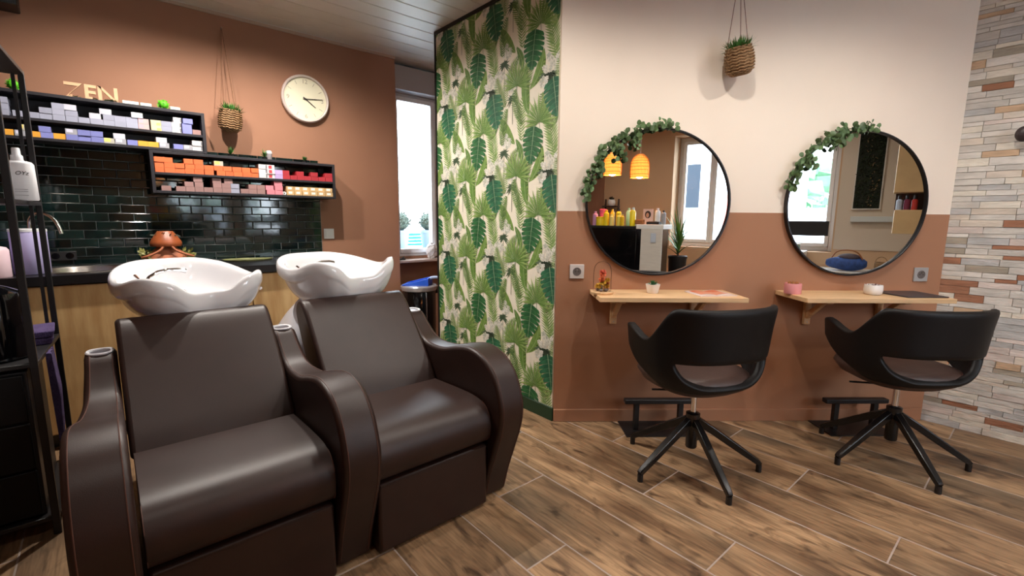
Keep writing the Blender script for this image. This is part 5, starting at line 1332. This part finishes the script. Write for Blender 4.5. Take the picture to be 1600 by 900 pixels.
dbottle(0.775, -0.98, 0.09, 0.185, (226, 96, 130), 'pink round jar', 'jar', None, 1.130, 1)
dbottle(0.815, -0.84, 0.10, 0.098, YE, 'wide low yellow tub', 'tub', YD, 1.130, 1)
dbottle(0.885, -0.84, 0.062, 0.175, YE, 'tall yellow bottle right of the yellow tub')
dbottle(0.930, -0.90, 0.05, 0.185, YD, 'amber yellow bottle standing behind the yellow tubes')
dbottle(0.962, -0.82, 0.048, 0.125, (236, 220, 130), 'short pale yellow tube', 'tube')
dbottle(1.000, -0.92, 0.06, 0.185, YE, 'yellow bottle with a dark cap', 'bottle', (60, 50, 40))
dbottle(1.040, -0.84, 0.05, 0.13, (232, 214, 90), 'medium yellow tube left of the green bottles', 'tube')
dbottle(1.083, -0.84, 0.042, 0.125, YD, 'slim amber bottle left of the green bottles')
dbottle(1.095, -0.98, 0.06, 0.20, (150, 200, 176), 'pale green bottle on the left of two')
dbottle(1.150, -0.98, 0.055, 0.19, (168, 206, 190), 'pale green bottle on the right of two')
dbottle(1.212, -0.82, 0.062, 0.20, (240, 214, 30), 'bright yellow bottle with a clear top', 'bottle', (206, 206, 200))
t = thing('photo_card', 'small portrait card of a dark-haired person on the desk', 'card', (1.345, -0.92, 1.150))
MB().box(-0.055, -0.004, 0.0, 0.055, 0.004, 0.165).build('card', mat('pink_card', (226, 196, 190), 0.5), t)
MB().loft([[(0.034 * math.cos(a), 0.0045, 0.105 + 0.040 * math.sin(a)) for a in [2 * PI * j / 20 for j in range(20)]], [(0.034 * math.cos(a), 0.0055, 0.105 + 0.040 * math.sin(a)) for a in [2 * PI * j / 20 for j in range(20)]]]).build('hair', mat('dark_hair_print', (46, 28, 26), 0.6), t, smooth=False)
MB().loft([[(0.017 * math.cos(a) - 0.004, 0.0057, 0.098 + 0.026 * math.sin(a)) for a in [2 * PI * j / 20 for j in range(20)]], [(0.017 * math.cos(a) - 0.004, 0.0062, 0.098 + 0.026 * math.sin(a)) for a in [2 * PI * j / 20 for j in range(20)]]]).build('face_print', mat('face_print', (206, 150, 124), 0.6), t, smooth=False)
t = thing('tan_box', 'brown leather pouch beside the portrait card on the desk', 'pouch', (1.295, -0.83, 1.150))
MB().box(-0.05, -0.03, 0, 0.045, 0.03, 0.05).build('pouch_body', mat('tan_leather', (150, 92, 50), 0.5), t, bevel=0.01)
t = thing('card_reader', 'flat black card reader at the right end of the desk', 'card reader', (1.45, -0.83, 1.150))
MB().box(-0.07, -0.04, 0, 0.07, 0.04, 0.03).build('reader_case', m_black, t, bevel=0.006)
MB().box(-0.05, -0.03, 0.03, 0.02, 0.03, 0.034).build('keypad', mat('keypad_grey', (120, 120, 126), 0.5), t)
dbottle(1.44, -0.95, 0.055, 0.175, (222, 222, 224), 'white pump bottle behind the card reader', 'bottle', (222, 222, 224), 1.150)
dbottle(1.51, -0.94, 0.05, 0.15, (150, 152, 158), 'grey bottle at the right end', 'bottle', (60, 60, 64), 1.150)
# pendant lamps
def pendant(x, y, z, label):
    t = thing('pendant_lamp', label, 'pendant lamp', (x, y, z))
    sh_ = MB(); prof = catmull([(0.100, -0.13), (0.104, -0.05), (0.100, 0.02), (0.082, 0.075), (0.045, 0.115), (0.03, 0.125)], 4)
    for k in range(44):
        a = 2 * PI * k / 44; sh_.tube([(r * math.cos(a), r * math.sin(a), zz) for r, zz in prof], 0.0022, 4)
    for r, zz in prof[::2]: sh_.tube([(r * math.cos(2 * PI * j / 36), r * math.sin(2 * PI * j / 36), zz) for j in range(36)], 0.0022, 4, closed=True)
    sh_.build('wicker_shade', mat('amber_wicker', (226, 142, 56), 0.6), t, fix=False)
    m2 = bpy.data.materials.new('amber_lining') if 'amber_lining' not in bpy.data.materials else bpy.data.materials['amber_lining']
    m2.use_nodes = True
    N = m2.node_tree.nodes; b_ = N['Principled BSDF']; b_.inputs['Base Color'].default_value = (*lin((236, 150, 60)), 1); b_.inputs['Transmission Weight'].default_value = 0.0
    b_.inputs['Emission Color'].default_value = (1.0, 0.42, 0.06, 1); b_.inputs['Emission Strength'].default_value = 1.3
    MB().lathe([(r - 0.004, zz) for r, zz in prof], 36, cap0=False, cap1=False).build('lining', m2, t)
    MB().ball((0, 0, -0.01), 0.045, n=16, k=10).build('bulb', mat('warm_bulb', (255, 236, 200), 0.3, emit=(255, 214, 140), estr=20), t)
    MB().cyl((0, 0, 0.02), (0, 0, 0.13), 0.018, n=14).build('socket', m_black, t)
    MB().tube([(0, 0, 0.125), (0, 0, CEIL - z)], 0.003, 6).build('cord', m_white, t)
    MB().lathe([(0.05, CEIL - z - 0.02), (0.05, CEIL - z)], 20).build('ceiling_rose', m_white, t)
    l = bpy.data.lights.new('pendant_light', 'POINT'); l.energy = 2.5; l.color = (1, 0.62, 0.3); l.shadow_soft_size = 0.05
    o = bpy.data.objects.new('pendant_light', l); COL.objects.link(o); o.parent = t; o.location = (0, 0, -0.09)
pendant(0.885, -0.95, 1.83, 'amber wicker pendant lamp over the desk, nearer the ladder shelf')
pendant(1.213, -0.95, 1.785, 'amber wicker pendant lamp over the desk, nearer the window')
# ladder shelf, tall plant
t = thing('ladder_shelf', 'dark brown ladder shelf against the tan wall behind the desk', 'shelf', (0.37, -1.95, 0))
m_dkw = mat('dark_brown_wood', (60, 36, 28), 0.5, var=0.1)
for sx in (-0.115, 0.105):
    MB().tube([(sx, 0.02, 0), (sx * 0.9, -0.09, 1.48)], 0.012, 4).build('rail', m_dkw, t); MB().tube([(sx, -0.12, 0), (sx * 0.9, -0.10, 1.48)], 0.010, 4).build('rear_rail', m_dkw, t)
for z in (0.35, 0.72, 1.08, 1.37): MB().box(-0.115, -0.12, z, 0.105, -0.0, z + 0.016).build('tread', m_dkw, t, bevel=0.002)
t = thing('round_plant_pot', 'white ball pot with a dark plant on the ladder shelf', 'plant pot', (0.375, -2.0, 1.386))
MB().lathe([(0.035, 0), (0.05, 0.02), (0.054, 0.05), (0.045, 0.08), (0.035, 0.085), (0.001, 0.08)], 24).build('pot', m_whitepot, t)
random.seed(41); f = MB()
for i in range(30):
    a = random.uniform(0, 2 * PI); el = random.uniform(0.4, 1.4); d = Vector((math.cos(a) * math.cos(el), math.sin(a) * math.cos(el), math.sin(el))); e_ = d.orthogonal().normalized(); p = Vector((0, 0, 0.08))
    f.add([p, p + d * 0.03 + e_ * 0.01, p + d * 0.055, p + d * 0.03 - e_ * 0.01], [(0, 1, 2, 3)])
stuff(f.build('foliage', mat('dark_plant', (40, 48, 34), 0.6), t, smooth=False, fix=False))
t = thing('potted_dracaena', 'tall grassy plant in a black pot under the mirrored window', 'plant', (1.46, -1.62, 0))
MB().lathe([(0.07, 0), (0.075, 0.01), (0.105, 0.74), (0.112, 0.74), (0.112, 0.77), (0.095, 0.77), (0.09, 0.73), (0.001, 0.73)], 28).build('pot', m_black, t)
MB().cyl((0, -0.0, 0.73), (0.01, 0, 0.98), 0.012, 0.009, 8).build('stem', mat('bark', (90, 74, 60), 0.9), t)
for k in range(46):
    rj = random.Random(k); a = rj.uniform(0, 2 * PI); el = rj.uniform(0.5, 1.45); L_ = rj.uniform(0.28, 0.52); p = Vector((0.005, 0, rj.uniform(0.76, 1.0))); d = Vector((math.cos(a) * math.cos(el), math.sin(a) * math.cos(el), math.sin(el))); e_ = Vector((-math.sin(a), math.cos(a), 0)); fm = MB(); rg = []
    for q in range(7):
        u_ = q / 6; c = p + d * L_ * u_ + Vector((0, 0, -0.30 * L_ * u_ * u_ * (1.6 - math.sin(el)))); w_ = 0.010 * (1 - u_ ** 2) + 0.0006; rg.append([c - e_ * w_, c + Vector((0, 0, -0.002)), c + e_ * w_])
    fm.loft(rg, closed=False).build('leaf', m_green, t, fix=False)
# second mirror: green panel, ledge, cabinet, bags, console
t = thing('plant_picture', 'tall dark preserved-plant panel in a pale frame, seen in the right mirror', 'wall panel', (3.225, -2.092, 1.322))
MB().box(-0.115, 0.0, 0.012, 0.105, 0.014, 0.80).build('panel_back', mat('dark_green_felt', (22, 26, 14), 0.9), t, smooth=False)
fr_ = MB(); fr_.box(-0.125, 0, 0, 0.115, 0.022, 0.012); fr_.box(-0.125, 0, 0.80, 0.115, 0.022, 0.812); fr_.box(-0.125, 0, 0.012, -0.115, 0.022, 0.80); fr_.box(0.105, 0, 0.012, 0.115, 0.022, 0.80)
fr_.build('panel_frame', mat('pale_frame', (206, 200, 190), 0.4), t)
random.seed(51); f = MB(); f2 = MB()
for i in range(800):
    p = Vector((random.uniform(-0.11, 0.10), 0.014, random.uniform(0.015, 0.795))); d = Vector((random.gauss(0, 1), abs(random.gauss(0.4, 0.5)), random.gauss(0, 1))).normalized(); e_ = d.orthogonal().normalized(); L_ = random.uniform(0.012, 0.03)
    (f2 if random.random() < 0.2 and abs(p.x - 0.04 * math.sin(p.z * 6)) < 0.035 else f).add([p, p + d * L_ * 0.6 + e_ * 0.007, p + d * L_, p + d * L_ * 0.6 - e_ * 0.007], [(0, 1, 2, 3)])
stuff(f.build('moss', mat('dark_moss', (34, 48, 20), 0.8, var=0.4, scale=40), t, smooth=False, fix=False)); stuff(f2.build('dried_flowers', mat('dried_flower', (150, 122, 84), 0.7, var=0.3, scale=40), t, smooth=False, fix=False))
t = thing('wall_ledge', 'narrow white wall ledge under the plant panel', 'ledge', (3.27, -2.09, 1.195))
MB().box(-0.17, 0, 0, 0.19, 0.05, 0.058).build('ledge_board', mat('grey_white_board', (200, 204, 200), 0.5), t, bevel=0.004)
t = thing('wall_cabinet', 'pale wood wall cabinet with a bottle niche by the stone wall', 'cabinet', (3.54, -1.20, 1.10))
m_pal = mat('pale_wood_panel', (206, 176, 128), 0.5, var=0.06)
MB().box(-0.10, -0.12, 0.0, 0.12, 0.12, 0.20).build('lower_box', m_pal, t, bevel=0.003); MB().box(-0.12, -0.12, 0.345, 0.12, 0.12, 0.75).build('upper_box', m_pal, t, bevel=0.003); MB().box(-0.10, -0.12, 0.20, 0.12, -0.11, 0.345).build('niche_back', m_dkw, t)
MB().box(0.09, -0.12, 0.20, 0.12, 0.12, 0.345).build('niche_side', m_dkw, t)
for x, c, lb in ((3.465, (176, 190, 210), 'pale blue bottle'), (3.515, (120, 40, 70), 'plum bottle with a black cap'), (3.565, (196, 60, 50), 'red bottle with a black cap')):
    t = thing('bottle', lb + ' in the niche of the wall cabinet', 'bottle', (x, -1.13, 1.30))
    MB().lathe([(0.021, 0), (0.021, 0.08), (0.01, 0.09)], 16).build('bottle_body', mat('nich_%d' % c[0], c, 0.35), t); MB().lathe([(0.011, 0.09), (0.011, 0.12)], 12).build('cap', m_black, t)
t = thing('bench_ledge', 'low white ledge under the bag in the right mirror', 'ledge', (3.2, -1.85, 0))
MB().box(-0.45, -0.24, 0, 0.48, 0.24, 0.69).build('ledge_box', m_beige, t, bevel=0.004); MB().box(-0.46, -0.24, 0.69, 0.48, 0.25, 0.705).build('ledge_top', m_white, t, bevel=0.003)
t = thing('blue_bag', 'blue denim bag with a tan strap lying on the white ledge', 'bag', (3.12, -1.75, 0.705), 0.1)
random.seed(61); bgm = []
for i in range(13):
    u_ = i / 12; q = math.sin(PI * min(1, max(0.04, u_ * 0.94 + 0.03))) ** 0.45; x = -0.17 + 0.34 * u_
    bgm.append([(x, 0.10 * q * math.cos(a), 0.075 + 0.075 * q * math.sin(a) * (1 + 0.1 * math.sin(5 * u_ + a * 2))) for a in [2 * PI * j / 20 for j in range(20)]])
MB().loft(bgm).build('bag_body', mat('denim_blue', (48, 78, 140), 0.8, var=0.3, scale=30), t)
MB().ball((0.02, 0.0, 0.135), 0.10, 0.07, 0.04, 16, 10).build('bag_flap', mat('dark_flap', (74, 62, 70), 0.7), t)
MB().tube(catmull([(-0.12, 0.05, 0.13), (-0.08, 0.05, 0.19), (0.0, 0.05, 0.21), (0.09, 0.05, 0.19), (0.14, 0.05, 0.12)], 4), 0.006, 6).build('strap', mat('tan_leather', (150, 92, 50), 0.5), t)
t = thing('wicker_basket', 'small tan basket right of the blue bag on the ledge', 'basket', (3.40, -1.78, 0.705))
MB().lathe([(0.04, 0), (0.055, 0.05), (0.05, 0.10), (0.045, 0.10), (0.04, 0.02), (0.001, 0.02)], 24).build('basket', m_wicker, t)
MB().tube([(0.046 * math.cos(PI * k / 10), 0, 0.10 + 0.05 * math.sin(PI * k / 10)) for k in range(11)], 0.003, 6).build('handle', m_wicker, t)
t = thing('console_shelf', 'dark console with a pale front below the right mirrored window', 'console', (2.62, -1.93, 0))
MB().box(-0.36, -0.16, 0, 0.12, 0.12, 0.86).build('console_body', m_beige, t, bevel=0.003); MB().box(-0.37, -0.165, 0.86, 0.12, 0.125, 0.875).build('console_top', m_white, t); MB().box(-0.36, -0.165, 1.04, 0.30, -0.10, 1.20).build('black_rail', m_black, t, bevel=0.004)
MB().box(-0.36, -0.165, 0.875, -0.345, -0.10, 1.04).build('rail_post', m_black, t); 
for x, c, w_, h_, lb in ((2.42, (206, 160, 150), 0.10, 0.11, 'pale pink box'), (2.545, (190, 130, 140), 0.08, 0.09, 'dusky pink box'), (2.65, (120, 150, 130), 0.07, 0.07, 'small green box')):
    t = thing('carton', lb + ' on the console below the right mirrored window', 'box', (x, -1.90, 0.875))
    MB().box(-w_ / 2, -0.04, 0, w_ / 2, 0.04, h_).build('carton_body', mat('carton_%d%d%d' % c, c, 0.6), t, bevel=0.003); MB().box(-w_ / 2 - 0.002, -0.042, h_, w_ / 2 + 0.002, 0.042, h_ + 0.012).build('carton_lid', m_white, t)
